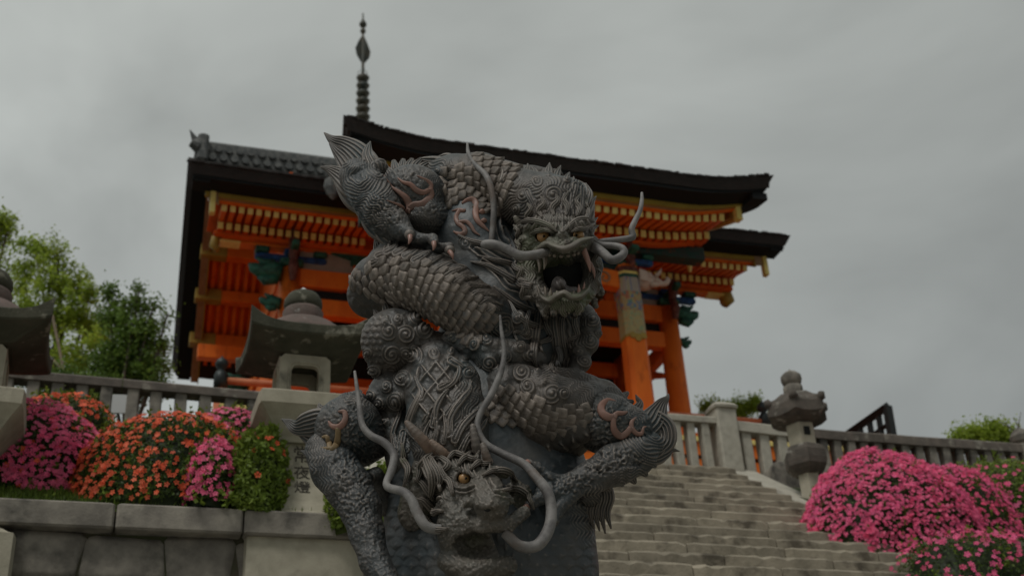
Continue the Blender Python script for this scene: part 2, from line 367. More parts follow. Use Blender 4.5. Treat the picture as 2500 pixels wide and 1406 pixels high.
# ---- stone fences
def post_mesh(w_, h_, name='post_mesh'):
    o = MB().box(-w_ / 2, w_ / 2, -.07, .07, 0, h_, .012).build(name, M['stone_grey']); me = o.data; bpy.data.objects.remove(o); return me
def fence(label, name, pts, posts, pw, rail_h, zb, m, group):
    """pts: (photo px) line of the rail's top; posts: photo x at mid height"""
    uz = [onfence(*p) for p in pts]
    root = empty(name, Fp(uz[0][0], 0, zb), YAW, label=label, cat='fence', group=group)
    u0 = uz[0][0]
    for (a, za), (b_, zb_) in zip(uz[:-1], uz[1:]):
        n = max(1, round((b_ - a) / 1.3))
        for i in range(n):
            f0, f1 = i / n, (i + 1) / n; x0 = a + (b_ - a) * f0 - u0; x1 = a + (b_ - a) * f1 - u0 - .006
            z0 = za + (zb_ - za) * f0 - zb; z1 = za + (zb_ - za) * f1 - zb
            r = MB(); cs = lambda x, zz: [(x, -.10, zz - rail_h), (x, .10, zz - rail_h), (x, .10, zz - .03), (x, .06, zz), (x, -.06, zz), (x, -.10, zz - .03)]
            r.rings([cs(x0, z0), cs(x0 + (x1 - x0) * .5, (z0 + z1) / 2 - random.uniform(0, .008)), cs(x1, z1)]); r.build('rail', M['stone_rail'] if m is M['stone_grey'] else m, root)
    pm = {}
    for px in posts:
        yy = np.interp(px, [p[0] for p in pts], [p[1] for p in pts]) + 60
        u, _ = onfence(px, yy); zt_ = np.interp(u, [q[0] for q in uz], [q[1] for q in uz]) - rail_h + .02 - zb
        key = round(zt_, 2)
        if key not in pm: pm[key] = post_mesh(pw, key)
        o = bpy.data.objects.new('post', pm[key]); o.data.materials[0] = m; link(o, root); o.location = (u - u0, random.uniform(-.01, .01), 0)
        o.rotation_euler = (0, random.uniform(-.012, .012), random.uniform(-.05, .05))
    return root
g_ = 'stone fences along the terrace edge'
fl = fence('long weathered stone fence behind the azaleas, between the two left lanterns', 'stone_fence', [(-60, 897), (640, 961), (900, 992)],
      [-45, 16, 76, 139, 199, 259, 321, 380, 440, 500, 559, 615, 672, 730, 790, 845], .125, .115, STZ - .15, M['stone_grey'], g_)
fm = fence('pale stone fence at the head of the stairs, between the statue and the right lantern', 'stone_fence', [(1480, 1001), (1758, 1023)],
      [1500, 1542, 1583, 1619, 1652, 1686, 1722], .105, .10, STZ - .02, M['stone_pale'], g_)
u_, z_ = onfence(1760, 1000)
gp = MB().box(-.14, .14, -.14, .14, 0, z_ - STZ - .02, .02); gp.lathe([(.17, z_ - STZ - .03), (.18, z_ - STZ), (.14, z_ - STZ + .045), (.05, z_ - STZ + .07)], 16, sq=6)
o = gp.build('gate_post', M['stone_pale'], fm); o.location = (u_ - onfence(1480, 1001)[0], 0, .02)
fr = fence('short pale stone fence with three posts, just left of the right-hand lantern', 'stone_fence', [(1788, 1030), (1960, 1049)],
      [1822, 1865, 1908, 1950], .135, .15, STZ - .1, M['stone_pale'], g_)
f2 = fence('dark mossy stone fence behind the big pink azalea at right', 'stone_fence', [(1965, 1049), (2485, 1086)],
      list(np.arange(2010, 2480, 33.5)), .115, .14, STZ - .3, M['stone_grey'], g_)
u_, z_ = onfence(2490, 1062); u2 = onfence(1965, 1049)[0]
e = MB().box(-.11, .11, -.11, .11, 0, z_ - STZ + .15, .02); e.lathe([(.06, z_ - STZ + .15), (.13, z_ - STZ + .2), (.15, z_ - STZ + .27), (.1, z_ - STZ + .35), (.02, z_ - STZ + .41)], 16)
o = e.build('end_post', M['stone_grey'], f2); o.location = (u_ - u2, 0, 0)

# ================================================================== THE GATE
FL = 6.9
gate = empty('temple_gate', (E1[0], E1[1], 0), YAW, label='large vermilion temple gate with dark bark roof and rows of yellow rafter ends', cat='temple gate')
def gbox(name, x0, x1, y0, y1, z0, z1, m, b=.008, parent=None, **k): return MB().box(x0, x1, y0, y1, z0, z1, b).build(name, m, parent or gate, **k)
def roofslab(name, x0, x1, prof, m, upl, shag=.0, taper=0, n=90, inl=0):
    """prof: list of (y, ztop, zbottom)"""
    xs = np.linspace(0, 1, n); rings = []
    for i, f in enumerate(xs):
        a = abs(f - .5) * 2; up = upl * max(0, (a - .62) / .38) ** 1.6
        top = []; bot = []
        for (y, zt_, zb_) in prof:
            xa = x0 + taper * (y / 7.74) + inl * (y - prof[0][0]); xb = x1 - taper * (y / 7.74); x = xa + (xb - xa) * f
            s_ = shag * (rng.random() - .5) if y == prof[0][0] else 0
            xi = .11 * (1 - 2 * f) if i in (0, n - 1) else 0; top.append((x, y + s_, zt_ + up + s_)); bot.append((x + xi, y + s_ * .4 + (.07 if y == prof[0][0] else 0), zb_ + up))
        rings.append(top + bot[::-1])
    mb = MB(); mb.rings(rings); return mb.build(name, m, gate)
def mz(y, e=12.0, rg=14.75, D=3.87): return rg - (rg - e) * (abs(y - D) / D) ** .92
ys = np.linspace(0, 7.74, 15)
roofslab('main_roof', 0, 11, [(y, mz(y), mz(y) - .20) for y in ys], M['bark_edge'], .04, .012, .33)
# shaggy cut ends of the bark along the eave lines
def shag_line(name, x0, x1, y, z, upl, n):
    mb = MB()
    for i in range(n):
        f = (i + .5) / n; a = abs(f - .5) * 2; up = upl * max(0, (a - .62) / .38) ** 1.6; x = x0 + (x1 - x0) * f
        h = rng.uniform(.002, .022); w_ = (x1 - x0) / n * rng.uniform(.6, 1.6)
        mb.box(x - w_ / 2, x + w_ / 2, y - .004 - rng.uniform(0, .02), y + .25, z + up - .02, z + up + h)
    mb.build(name, M['bark'], gate, kind='stuff')
shag_line('bark_tufts', 0.1, 10.9, 0, 12.0, .04, 110)
shag_line('bark_tufts', 2.1, 8.9, -2.85, 10.97, .22, 90)
# porch roof
PY = -2.85; PX0, PX1 = 2.03, 9.0
def pz(y): return 10.97 + (y - PY) * .36 + .03 * (y - PY) ** 2
roofslab('porch_roof', PX0, PX1, [(y, pz(y), pz(y) - .19) for y in np.linspace(PY, 2.2, 8)], M['bark_edge'], .22, .012, inl=.17)
def eave(x0, x1, y0, z0, upl, vis, n_r, vy=None, back=1.9):
    # soffit, ochre band, boards, two rows of rafters with ochre caps
    def strip(name, xa, xb, ya, yb, za, zb, m, n=40):
        rg = []
        for i in range(n + 1):
            f = i / n; a = abs(f - .5) * 2; up = upl * max(0, (a - .62) / .38) ** 1.6; x = xa + (xb - xa) * f
            rg.append([(x, ya, za + up), (x, yb, za + up), (x, yb, zb + up), (x, ya, zb + up)])
        return MB().rings(rg).build(name, m, gate)
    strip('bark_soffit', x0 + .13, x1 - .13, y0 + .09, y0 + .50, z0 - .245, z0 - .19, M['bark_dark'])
    strip('ochre_eave_band', x0 + .36, x1 - .36, y0 + .46, y0 + .52, z0 - .335, z0 - .23, M['gold_dark'])
    strip('eave_board', x0 + .44, x1 - .44, y0 + .525, y0 + .60, z0 - .375, z0 - .24, M['orange'])
    strip('pale_eave_strip', x0 + .42, x1 - .42, y0 + .50, y0 + .53, z0 - .352, z0 - .33, M['tan'])
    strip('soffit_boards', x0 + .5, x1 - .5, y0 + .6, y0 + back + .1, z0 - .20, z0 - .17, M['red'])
    rafts = {}
    for row, (yr, zr, yb, tl_) in enumerate(((.64, -.40, 1.30, .26), (1.20, -.40, back + .25, .12))):
        L_ = yb - yr
        r0 = MB().box(-.042, .042, 0.012, L_, -.055, .055).build('rafter', M['red'] if row else M['orange'], None); rm_ = r0.data; bpy.data.objects.remove(r0)
        c0 = MB().box(-.045, .045, -.004, .012, -.062, .062, .003).build('rafter_cap', M['gold'], None); cm_ = c0.data; bpy.data.objects.remove(c0)
        for i in range(n_r):
            f = (i + .5) / n_r; x = x0 + .62 + (x1 - x0 - 1.24) * f
            if not vis(x): continue
            a = abs(f - .5) * 2; up = upl * .6 * max(0, (a - .62) / .38) ** 1.6
            r = bpy.data.objects.new('rafter', rm_); link(r, gate); r.location = (x, y0 + yr, z0 + zr + up); r.rotation_euler = (tl_, 0, 0)
            c = bpy.data.objects.new('rafter_cap', cm_); link(c, r)
        if row: strip('rafter_rest', x0 + .6, x1 - .6, y0 + yr + .16, y0 + yr + .26, z0 + zr - .09, z0 + zr - .03, M['red'])
eave(0, 11, 0, 12.0, .04, lambda x: x < 3.25 or x > 8.5, 68, back=1.7)
eave(PX0, PX1, PY, 10.97, .22, lambda x: True, 40, back=1.75)
# corner boards with ochre tips
for x, y, z0, z1, sg in ((.49, .46, 11.38, 11.80, 1), (10.64, .46, 11.40, 11.83, -1), (2.50, PY + .5, 10.60, 10.97, 1), (8.54, PY + .5, 10.58, 10.93, -1)):
    gbox('corner_cap', x - .045, x + .045, y - .03, y + .1, z0, z1, M['gold'], .01)
# verge boards (barge boards) on both ends, front and back slopes, following the roof
def verge(x, w_, m, dz0, dz1, name, y0=.45, y1=7.35, zf=mz, n=24, tp=.33, sg=1):
    rg = []
    for i in range(n + 1):
        y = y0 + (y1 - y0) * i / n; xx = x + sg * tp * y / 7.74
        rg.append([(xx - w_ / 2, y, zf(y) + dz0), (xx + w_ / 2, y, zf(y) + dz0), (xx + w_ / 2, y, zf(y) + dz1), (xx - w_ / 2, y, zf(y) + dz1)])
    return MB().rings(rg).build(name, m, gate)
for sg, xb in ((1, 0), (-1, 11)):
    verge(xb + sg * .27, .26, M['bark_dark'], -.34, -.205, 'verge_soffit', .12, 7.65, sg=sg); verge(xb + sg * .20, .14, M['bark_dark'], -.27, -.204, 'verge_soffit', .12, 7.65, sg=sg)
    verge(xb + sg * .48, .14, M['tan'], -.72, -.30, 'barge_board', sg=sg)
    verge(xb + sg * .56, .02, M['gold_dark'], -.76, -.64, 'barge_board_trim', sg=sg)
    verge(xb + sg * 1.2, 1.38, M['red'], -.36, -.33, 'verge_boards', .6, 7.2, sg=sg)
    for k in range(8):
        verge(xb + sg * (.68 + k * .165), .075, M['orange'], -.48, -.36, 'verge_rafter', .7, 7.2, n=14, sg=sg)
    for y in (1.62, 3.87, 4.95, 5.75, 6.6):
        zz = mz(y) - .48 - .24
        xa, xc = (xb + sg * .60, xb + sg * 2.1)
        gbox('purlin', min(xa, xc), max(xa, xc), y - .11, y + .11, zz, zz + .24, M['orange'])
        xe = xb + sg * 1.12
        gbox('purlin_cap', min(xa - sg * .006, xe), max(xa - sg * .006, xe), y - .118, y + .118, zz - .008, zz + .245, M['gold_dark'])
# porch verges
for sg, xb in ((1, PX0), (-1, PX1)):
    pf = lambda y: pz(y) + .10 * max(0, (.5 - (y - PY)) / .5)
    tp = .17 * 7.74 if sg == 1 else 0; xb -= tp * PY / 7.74 * sg
    verge(xb + sg * .25, .26, M['bark_dark'], -.32, -.195, 'verge_soffit', PY + .12, 1.2, pf, tp=tp, sg=sg)
    verge(xb + sg * .44, .12, M['gold_dark'], -.50, -.28, 'barge_board', PY + .52, 1.0, pf, tp=tp, sg=sg)
    verge(xb + sg * .40, .04, M['gold'], -.56, -.47, 'barge_board_trim', PY + .52, 1.0, pf, tp=tp, sg=sg)
    c = MB().tube([(xb + sg * .42, -.35 + .06 * math.sin(i * .9), 11.45 - i * .12) for i in range(7)], [.05, .06, .05, .06, .045, .05, .02], 8).build('gold_pendant', M['gold'], gate)
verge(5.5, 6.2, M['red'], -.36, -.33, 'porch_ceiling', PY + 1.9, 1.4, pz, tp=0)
for k in range(34):
    verge(2.65 + k * .172, .07, M['orange'], -.46, -.36, 'porch_rafter', PY + 1.75, .3, pz, n=2, tp=0)
# ridge with its tile courses and end ornaments
RZ = 14.62
ridge = gbox('ridge_core', .5, 10.5, 3.70, 4.04, RZ, RZ + .46, M['ridge'])
cap = MB().tube([(x, 3.87, RZ + .49) for x in np.linspace(.4, 10.6, 40)], .10, 12).build('ridge_cap', M['ridge'], gate)
tl = None
for i in range(46):
    x = .62 + i * .215
    for q, zz in ((0, RZ + .10), (1, RZ + .30)):
        if tl is None:
            tl = MB().tube([(0, -.03, 0), (0, .07, 0)], .075, 10).build('ridge_tile', M['ridge'], gate, loc=(x, 3.66, zz))
        else:
            inst(tl, 'ridge_tile', (x + q * .1, 3.66, zz), parent=gate)
for sg, x in ((1, .42), (-1, 10.58)):
    oni = MB(); oni.box(x - .11, x + .11, 3.52, 4.22, RZ - .08, RZ + .58, .05); oni.box(x - .14, x + .14, 3.58, 4.16, RZ + .2, RZ + .34, .03)
    oni.tube([(x - sg * .1, 3.87, RZ + .5), (x - sg * .14, 3.87, RZ + .60), (x - sg * .20, 3.84, RZ + .68), (x - sg * .27, 3.82, RZ + .80)], [.13, .08, .045, .008], 8)
    oni.tube([(x - sg * .1, 3.6, RZ + .25), (x - sg * .24, 3.55, RZ + .3)], [.12, .08], 8)
    oni.build('ridge_end_tile', M['ridge'], gate)
o = MB().lathe([(.02, -.28), (.10, -.2), (.16, -.05), (.14, .1), (.06, .16)], 10).build('hanging_fish_carving', M['ridge'], gate, loc=(2.35, -.25, 11.72)); o.scale = (1, .5, 1)
o = MB().lathe([(.02, -.2), (.14, -.12), (.17, .0), (.12, .12)], 12).build('eave_boss', M['bark'], gate, loc=(2.62, -.3, 11.55)); o.scale = (1, .6, 1)

# columns and walls
CX = (1.95, 4.32, 6.68, 9.05)
colm = MB().lathe([(.215, -1.2), (.215, -.9), (.20, 2.0), (.185, 4.2)], 24).build('column', M['orange'], None, True); cme = colm.data; bpy.data.objects.remove(colm)
for y in (1.6, 6.14):
    for x in CX:
        o = bpy.data.objects.new('column', cme); link(o, gate); o.location = (x, y, FL)
for x in CX:
    o = bpy.data.objects.new('column', cme); link(o, gate); o.location = (x, 3.87, FL)
def beam(x0, x1, y, z0, z1, w_=.2, m='orange', name='beam'): return gbox(name, x0, x1, y - w_ / 2, y + w_ / 2, z0, z1, M[m], .012)
for y in (1.6, 6.14):
    beam(1.8, 9.2, y, 10.78, 11.12); beam(2.1, 8.9, y, 10.24, 10.56)
    beam(.75, 10.25, y, 11.50, 11.80)
    for a, b_ in ((1.2, -1), (9.8, 1)):
        pass
    gbox('plaster_panel', 2.1, 8.9, y - .03, y + .03, 11.12, 11.5, M['plaster'], 0)
    gbox('dark_gap_strip', 2.1, 8.9, y + .02, y + .06, 10.56, 10.78, M['dark'], 0)  # near-black strip stands in for the shade in the gap between beams
for x in (3.14, 5.5, 7.86):                                     # struts in the plaster panels
    gbox('strut', x - .1, x + .1, 1.51, 1.575, 11.12, 11.30, M['red']); gbox('strut_block', x - .15, x + .15, 1.49, 1.57, 11.30, 11.40, M['greenp'])
    MB().rings([[(x - .5, 1.50, 11.5), (x + .5, 1.50, 11.5), (x + .5, 1.56, 11.5), (x - .5, 1.56, 11.5)], [(x - .12, 1.50, 11.40), (x + .12, 1.50, 11.40), (x + .12, 1.56, 11.40), (x - .12, 1.56, 11.40)]]).build('bracket_arm', M['greenp'], gate)
for sg, x in ((-1, 9.05), (1, 1.95)):                            # outer side walls and side beams
    for z0, z1 in ((10.80, 11.10), (10.26, 10.54), (11.5, 11.78)):
        gbox('side_beam', x - .09, x + .09, 1.7, 6.0, z0, z1, M['orange'])
def bracket(x, y, z, s=1.0, out=-1):
    g = gbox('capital_block', x - .2 * s, x + .2 * s, y - .2 * s, y + .2 * s, z, z + .14 * s, M['greenp'], .03)
    gbox('bracket_arm', x - .62 * s, x + .62 * s, y - .07, y + .07, z + .145 * s, z + .27 * s, M['bluep'], .03)
    gbox('bracket_arm', x - .066, x + .066, y - .62 * s, y + .3 * s, z + .15 * s, z + .265 * s, M['greenp'], .02)
    for dx in (-.5, 0, .5):
        gbox('bracket_block', x + (dx - .12) * s, x + (dx + .12) * s, y - .11 * s, y + .11 * s, z + .272 * s, z + .38 * s, M['greenp'] if dx else M['bluep'], .02)
for x in CX:
    bracket(x, 1.6, 11.12)
    MB().tube([(x, 1.30, 10.75), (x, 1.22, 10.95), (x, 1.30, 11.15), (x, 1.2, 11.35), (x, 1.3, 11.6), (x, 1.22, 11.75)], [.05, .09, .07, .10, .08, .05], 8).build('carved_strut', M['maroon'], gate)
def nosing(x, y, z, sg, m, s=1.0, name='carved_nosing'):
    """a cloud-shaped carved beam end"""
    mb = MB()
    mb.tube([(x + sg * .02, y, z), (x + sg * .16 * s, y, z + .03 * s), (x + sg * .30 * s, y, z - .01), (x + sg * .40 * s, y, z + .05 * s), (x + sg * .46 * s, y, z + .1 * s)], [.13 * s, .14 * s, .10 * s, .08 * s, .02], 9)
    mb.tube([(x + sg * .10, y - .02, z - .10 * s), (x + sg * .24 * s, y - .02, z - .15 * s), (x + sg * .33 * s, y - .02, z - .10 * s)], [.08 * s, .07 * s, .03], 8)
    mb.tube([(x + sg * .15, y - .03, z + .12 * s), (x + sg * .28 * s, y - .03, z + .13 * s), (x + sg * .36 * s, y - .03, z + .19 * s)], [.07 * s, .05 * s, .02], 8)
    return mb.build(name, m, gate, True)
nosing(9.2, 1.6, 11.0, 1, M['greenp'], 1.1); nosing(9.2, 1.6, 10.42, 1, M['greenp'], .6)
nosing(1.8, 1.5, 10.98, -1, M['greenp'], 1.25); nosing(1.8, 1.5, 10.38, -1, M['greenp'], .8)
nosing(1.8, 6.14, 10.98, -1, M['greenp'], 1.2)
# ochre knob at the end of the long top beams
for x, sg in ((10.28, 1), (.72, -1)):
    MB().tube([(x, 1.6, 11.74), (x + sg * .07, 1.6, 11.60), (x + sg * .09, 1.6, 11.45), (x + sg * .02, 1.6, 11.36)], [a_ * (1 if sg > 0 else .55) for a_ in (.09, .13, .15, .10)], 10).build('beam_end_knob', M['gold_dark'], gate, True)
    gbox('beam_end_band', min(x, x - sg * .35), max(x, x - sg * .35), 1.49, 1.71, 11.49, 11.53, M['gold'])
# inner dark wall with lattice doors in red frames
for i in range(3):
    a, b_ = CX[i] + .2, CX[i + 1] - .2
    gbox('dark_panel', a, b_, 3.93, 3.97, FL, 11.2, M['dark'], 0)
    gbox('lintel', a - .1, b_ + .1, 3.78, 3.90, 9.95, 10.2, M['red']); gbox('lintel', a - .1, b_ + .1, 3.78, 3.90, 10.7, 11.0, M['orange'])
    for x in (a + .12, b_ - .12): gbox('door_frame', x - .05, x + .05, 3.80, 3.92, FL, 9.95, M['red'])
    gbox('door_frame', a + .172, b_ - .172, 3.80, 3.92, 9.80, 9.945, M['red'])
    for k in range(9):
        x = a + .3 + (b_ - a - .6) * k / 8; gbox('lattice_bar', x - .012, x + .012, 3.86, 3.90, FL, 9.8, M['darkgrid'], 0)
    for k in range(9):
        z = FL + .3 * k + .3; gbox('lattice_bar', a + .18, b_ - .18, 3.85, 3.875, z - .012, z + .012, M['darkgrid'], 0)
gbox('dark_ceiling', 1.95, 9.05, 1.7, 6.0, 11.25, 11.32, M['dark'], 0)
gbox('gable_wall', 1.9, 1.96, 1.8, 6.0, 11.1, 13.3, M['red'], 0); gbox('gable_wall', 9.04, 9.10, 1.8, 6.0, 11.1, 13.3, M['red'], 0)
# arched brace beside the right column
MB().tube([(8.83, 3.87, 9.45), (8.6, 3.87, 9.95), (8.2, 3.87, 10.2)], [.06, .08, .07], 8).build('curved_brace', M['orange'], gate)
MB().tube([(9.05, 2.0, 9.9), (9.05, 2.5, 10.15), (9.05, 3.3, 10.3), (9.05, 3.9, 10.1)], [.05, .08, .08, .05], 8).build('curved_brace', M['orange'], gate)
# porch columns: square, chamfered, with a painted cloth-like wrap
def paint(name, base, cols, scale, stretch):
    m = bpy.data.materials.new(name); m.use_nodes = True; t = m.node_tree; b = t.nodes['Principled BSDF']; b.inputs['Roughness'].default_value = .6
    tc = t.nodes.new('ShaderNodeTexCoord'); mp = t.nodes.new('ShaderNodeMapping'); mp.inputs['Scale'].default_value = stretch; t.links.new(tc.outputs['Object'], mp.inputs[0])
    v = t.nodes.new('ShaderNodeTexVoronoi'); v.inputs['Scale'].default_value = scale; t.links.new(mp.outputs[0], v.inputs[0])
    sp_ = t.nodes.new('ShaderNodeSeparateColor'); t.links.new(v.outputs['Color'], sp_.inputs[0]); r = t.nodes.new('ShaderNodeValToRGB'); r.color_ramp.interpolation = 'CONSTANT'; e = r.color_ramp.elements
    e[0].color = (*base, 1); e[1].position = cols[0][0]; e[1].color = (*cols[0][1], 1)
    for p_, c_ in cols[1:]: q = e.new(p_); q.color = (*c_, 1)
    t.links.new(sp_.outputs[0], r.inputs[0]); t.links.new(r.outputs[0], b.inputs['Base Color']); return m
wrap_top = paint('wrap_stripes', (.34, .29, .24), [(.35, (.30, .12, .09)), (.55, (.36, .31, .16)), (.75, (.16, .17, .26))], 22, (1, .3, .06))
wrap_mid = paint('wrap_ornament', (.36, .26, .12), [(.28, (.14, .18, .27)), (.5, (.36, .13, .07)), (.68, (.36, .30, .13)), (.86, (.12, .22, .20))], 26, (1, 1, .7))
wrap_low = paint('wrap_florals', (.38, .30, .13), [(.5, (.34, .31, .16)), (.72, (.25, .30, .16)), (.9, (.34, .22, .10))], 26, (1, 1, 1))
for x in (4.0, 6.98):
    c = MB(); rg = [[(px_ * w_, py_ * w_, z) for px_, py_ in ((-1, -.62), (-.62, -1), (.62, -1), (1, -.62), (1, .62), (.62, 1), (-.62, 1), (-1, .62))] for w_, z in ((.185, -1.2), (.185, 0), (.165, 3.25))]
    c.rings(rg); pc = c.build('porch_column', M['orange'], gate, loc=(x, -1.2, FL))
    def band_(z0, z1, m, g=.006):
        w0 = .185 - (.02 * (z0 / 3.25)) + g; w1 = .185 - .02 * (z1 / 3.25) + g
        rg = [[(px_ * w_, py_ * w_, z) for px_, py_ in ((-1, -.62), (-.62, -1), (.62, -1), (1, -.62), (1, .62), (.62, 1), (-.62, 1), (-1, .62))] for w_, z in ((w0, z0), (w1, z1))]
        MB().rings(rg).build('painted_band', m, pc)
    band_(2.74, 3.0, wrap_top, .007); band_(2.40, 2.738, wrap_mid, .0065); band_(1.98, 2.398, wrap_low, .006); band_(3.004, 3.06, M['greenp'], .01); band_(3.064, 3.11, M['gold'], .01); band_(3.114, 3.2, M['maroon'], .008); band_(1.93, 1.976, M['gold_dark'], .009)
    # scalloped hem below the wrap
    for k in range(3):
        MB().lathe([(.055, .012), (.055, -.012)], 12).build('painted_scallop', M['gold_dark'], pc, loc=(-.09 + .09 * k, -.185, 1.94 - (.05 if k == 1 else 0)), rot=(R(90), 0, 0))
    bracket(x, -1.2, 10.12, .8)
    MB().tube([(x, -1.5, 10.05), (x, -1.42, 10.2), (x, -1.5, 10.4), (x, -1.42, 10.6)], [.04, .08, .06, .05], 8).build('carved_strut', M['maroon'], gate)
kb = MB().rings([[(4.1 + 2.8 * f, -1.29, 9.72 + .10 * math.sin(math.pi * f)), (4.1 + 2.8 * f, -1.11, 9.72 + .10 * math.sin(math.pi * f)), (4.1 + 2.8 * f, -1.11, 10.02 + .10 * math.sin(math.pi * f)), (4.1 + 2.8 * f, -1.29, 10.02 + .10 * math.sin(math.pi * f))] for f in np.linspace(0, 1, 17)])
kb.build('rainbow_beam', M['orange'], gate)
for x in (6.55, 4.45):                                          # painted cloud scroll on the beam end
    MB().tube([(x + .12 * f * math.cos(f * 9), -1.30, 9.88 + .12 * f * math.sin(f * 9)) for f in np.linspace(.15, 1, 20)], .018, 6).build('cloud_scroll', M['tan'], gate)
gbox('porch_purlin', 2.6, 8.4, -1.32, -1.08, 10.42, 10.66, M['dullgreen']); gbox('porch_frieze', 4.1, 6.9, -1.16, -1.12, 10.1, 10.42, M['dullgreen'], 0)
for x in (4.0, 6.98):
    gbox('tie_beam', x - .1, x + .1, -1.0, 1.4, 10.3, 10.55, M['dullgreen'])
# cream elephant-like carved nosing on the porch column
for x, sg in ((7.12, 1), (3.86, -1)):
    mb = MB(); y = -1.2; z = 9.93
    mb.tube([(x, y, z), (x + sg * .14, y, z + .02), (x + sg * .26, y, z + .03), (x + sg * .33, y, z + .02)], [.13, .17, .15, .06], 12)
    mb.tube([(x + sg * .28, y, z + .05), (x + sg * .40, y, z + .05), (x + sg * .49, y, z + .0), (x + sg * .56, y, z + .03), (x + sg * .60, y, z + .09), (x + sg * .57, y, z + .13)], [.09, .06, .05, .05, .045, .035], 10)
    mb.tube([(x + sg * .24, y - .08, z - .08), (x + sg * .34, y - .12, z - .09), (x + sg * .44, y - .12, z - .06)], [.055, .04, .012], 8)
    mb.tube([(x + sg * .34, y - .06, z + .08), (x + sg * .42, y - .1, z + .16), (x + sg * .46, y - .1, z + .24)], [.035, .028, .008], 8)
    mb.build('animal_carving', M['white'], gate, True)
    MB().rings([[(x + sg * .02, y - .17, z - .06), (x + sg * .02, y - .19, z - .06), (x + sg * .02, y - .19, z + .14), (x + sg * .02, y - .17, z + .14)], [(x + sg * .15, y - .17, z - .09), (x + sg * .15, y - .19, z - .09), (x + sg * .15, y - .19, z + .10), (x + sg * .15, y - .17, z + .10)]]).build('carving_ear', M['white'], gate)
# floor, veranda edge and podium
gbox('floor', .6, 10.4, -2.0, 7.6, FL - .12, FL, M['orange'])
gbox('veranda_edge', .6, 10.4, -2.06, -2.004, FL - .30, FL - .02, M['orange']); gbox('ochre_edge_strip', .6, 10.4, -2.10, -2.064, FL - .10, FL - .02, M['gold'])
gbox('veranda_skirt', .6, 10.4, -2.03, -2.0, FL - .95, FL - .34, M['orange'])
gbox('podium', .9, 10.1, -1.6, 7.2, STZ - .3, FL - .6, M['stone_grey'])
for x in np.arange(.8, 10.4, .62): gbox('podium_post', x - .09, x + .09, -2.0, -1.8, STZ - .2, FL - .3, M['faded'])
gbox('podium_board', .8, 10.2, -1.78, -1.74, STZ + .35, STZ + 1.0, M['orange']); gbox('podium_board', .8, 10.2, -1.79, -1.75, STZ, STZ + .28, M['orange'])

# ---- orange balustrade with black giboshi finials, seen over the stone fence
bal = empty('balustrade', tuple(E1 + ex * 1 + ey * -2 + np.array([0, 0, FL])), YAW, label='orange wooden balustrade with black onion finials around the gate floor', cat='railing')
def gib(x, y, h, s=1.0):
    p_ = MB().lathe([(.085 * s, -.3), (.085 * s, h)], 16).build('post', M['faded'], bal, True, loc=(x, y, 0))
    MB().lathe([(.098 * s, 0), (.098 * s, .22 * s), (.085 * s, .24 * s), (.07 * s, .27 * s), (.045 * s, .29 * s), (.045 * s, .31 * s), (.085 * s, .35 * s), (.095 * s, .40 * s), (.07 * s, .45 * s), (.02 * s, .49 * s), (.005, .52 * s)], 16).build('finial', M['iron'], p_, True, loc=(0, 0, h))
def bl(x, y):   # gate coordinates to balustrade's
    return x - 1, y + 2
rail_px = [(540, 935, .9), (1862, 1030, .95)]
for (x, y, h) in ((.68, -1.0, .72), (9.2, -1.0, .72), (3.0, -1.0, .72), (6.9, .9, .75), (9.9, .9, .7)):
    xx, yy = bl(x, y); gib(xx, yy, h - .06)
for z, r_ in ((.80, .05), (.48, .045), (.14, .05)):
    for (x0, x1) in ((.72, 2.95), (6.0, 9.15)):
        a, b_ = bl(x0, -1.0), bl(x1, -1.0)
        MB().tube([(a[0], a[1], z), (b_[0], b_[1], z)], r_, 10).build('rail', M['faded'] if z > .6 else M['orange'], bal, True)
for x in np.arange(6.2, 9.1, .5):
    a = bl(x, -1.0); MB().box(a[0] - .03, a[0] + .03, a[1] - .03, a[1] + .03, 0, .66, .005).build('baluster', M['orange'], bal)

# ================================================================== PAGODA behind (only its spire clears the gate roof)
pb = at(886, 176, 60); ps = pxm(886, 230, 60)
pag = empty('pagoda', (pb[0], pb[1], 0), YAW, label='pagoda behind the gate, only its tall ringed bronze spire showing above the roof', cat='pagoda')
zr = at(884, 290, 60)[2]; z1 = at(884, 195, 60)[2]; dz = (z1 - zr) / 5
sp = MB().lathe([(.16, zr - 4.6), (.14, zr), (.10, z1 + .6), (.05, z1 + 5.2)], 12).build('spire_shaft', M['spire'], pag, True)
rr = 17.5 * ps
for k in range(7):
    z = zr - dz + k * dz + .05; r_ = rr * (1.04 - k * .02)
    mb = MB(); n = 24
    mb.lathe([(r_ * .45, z - .34 * dz), (r_ * .85, z - .12 * dz), (r_ * 1.0, z + .14 * dz), (r_ * .96, z + .14 * dz), (r_ * .80, z - .04 * dz), (r_ * .42, z - .20 * dz)], n)
    mb.build('spire_ring', M['spire'], pag, True)
    MB().lathe([(r_ * .28, z - .25 * dz), (r_ * .40, z + .0), (r_ * .36, z + .25 * dz), (r_ * .26, z + .5 * dz)], 12).build('spire_hub', M['spire'], pag, True)
    for q in range(4):
        a = q * math.pi / 2 + .5
        MB().tube([(r_ * .95 * math.cos(a), r_ * .95 * math.sin(a), z + .08 * dz), (r_ * .97 * math.cos(a), r_ * .97 * math.sin(a), z + .5 * dz), (r_ * .5 * math.cos(a), r_ * .5 * math.sin(a), z + .95 * dz)], .02, 5).build('ring_spoke', M['spire'], pag)
fz = z1 + 1.3
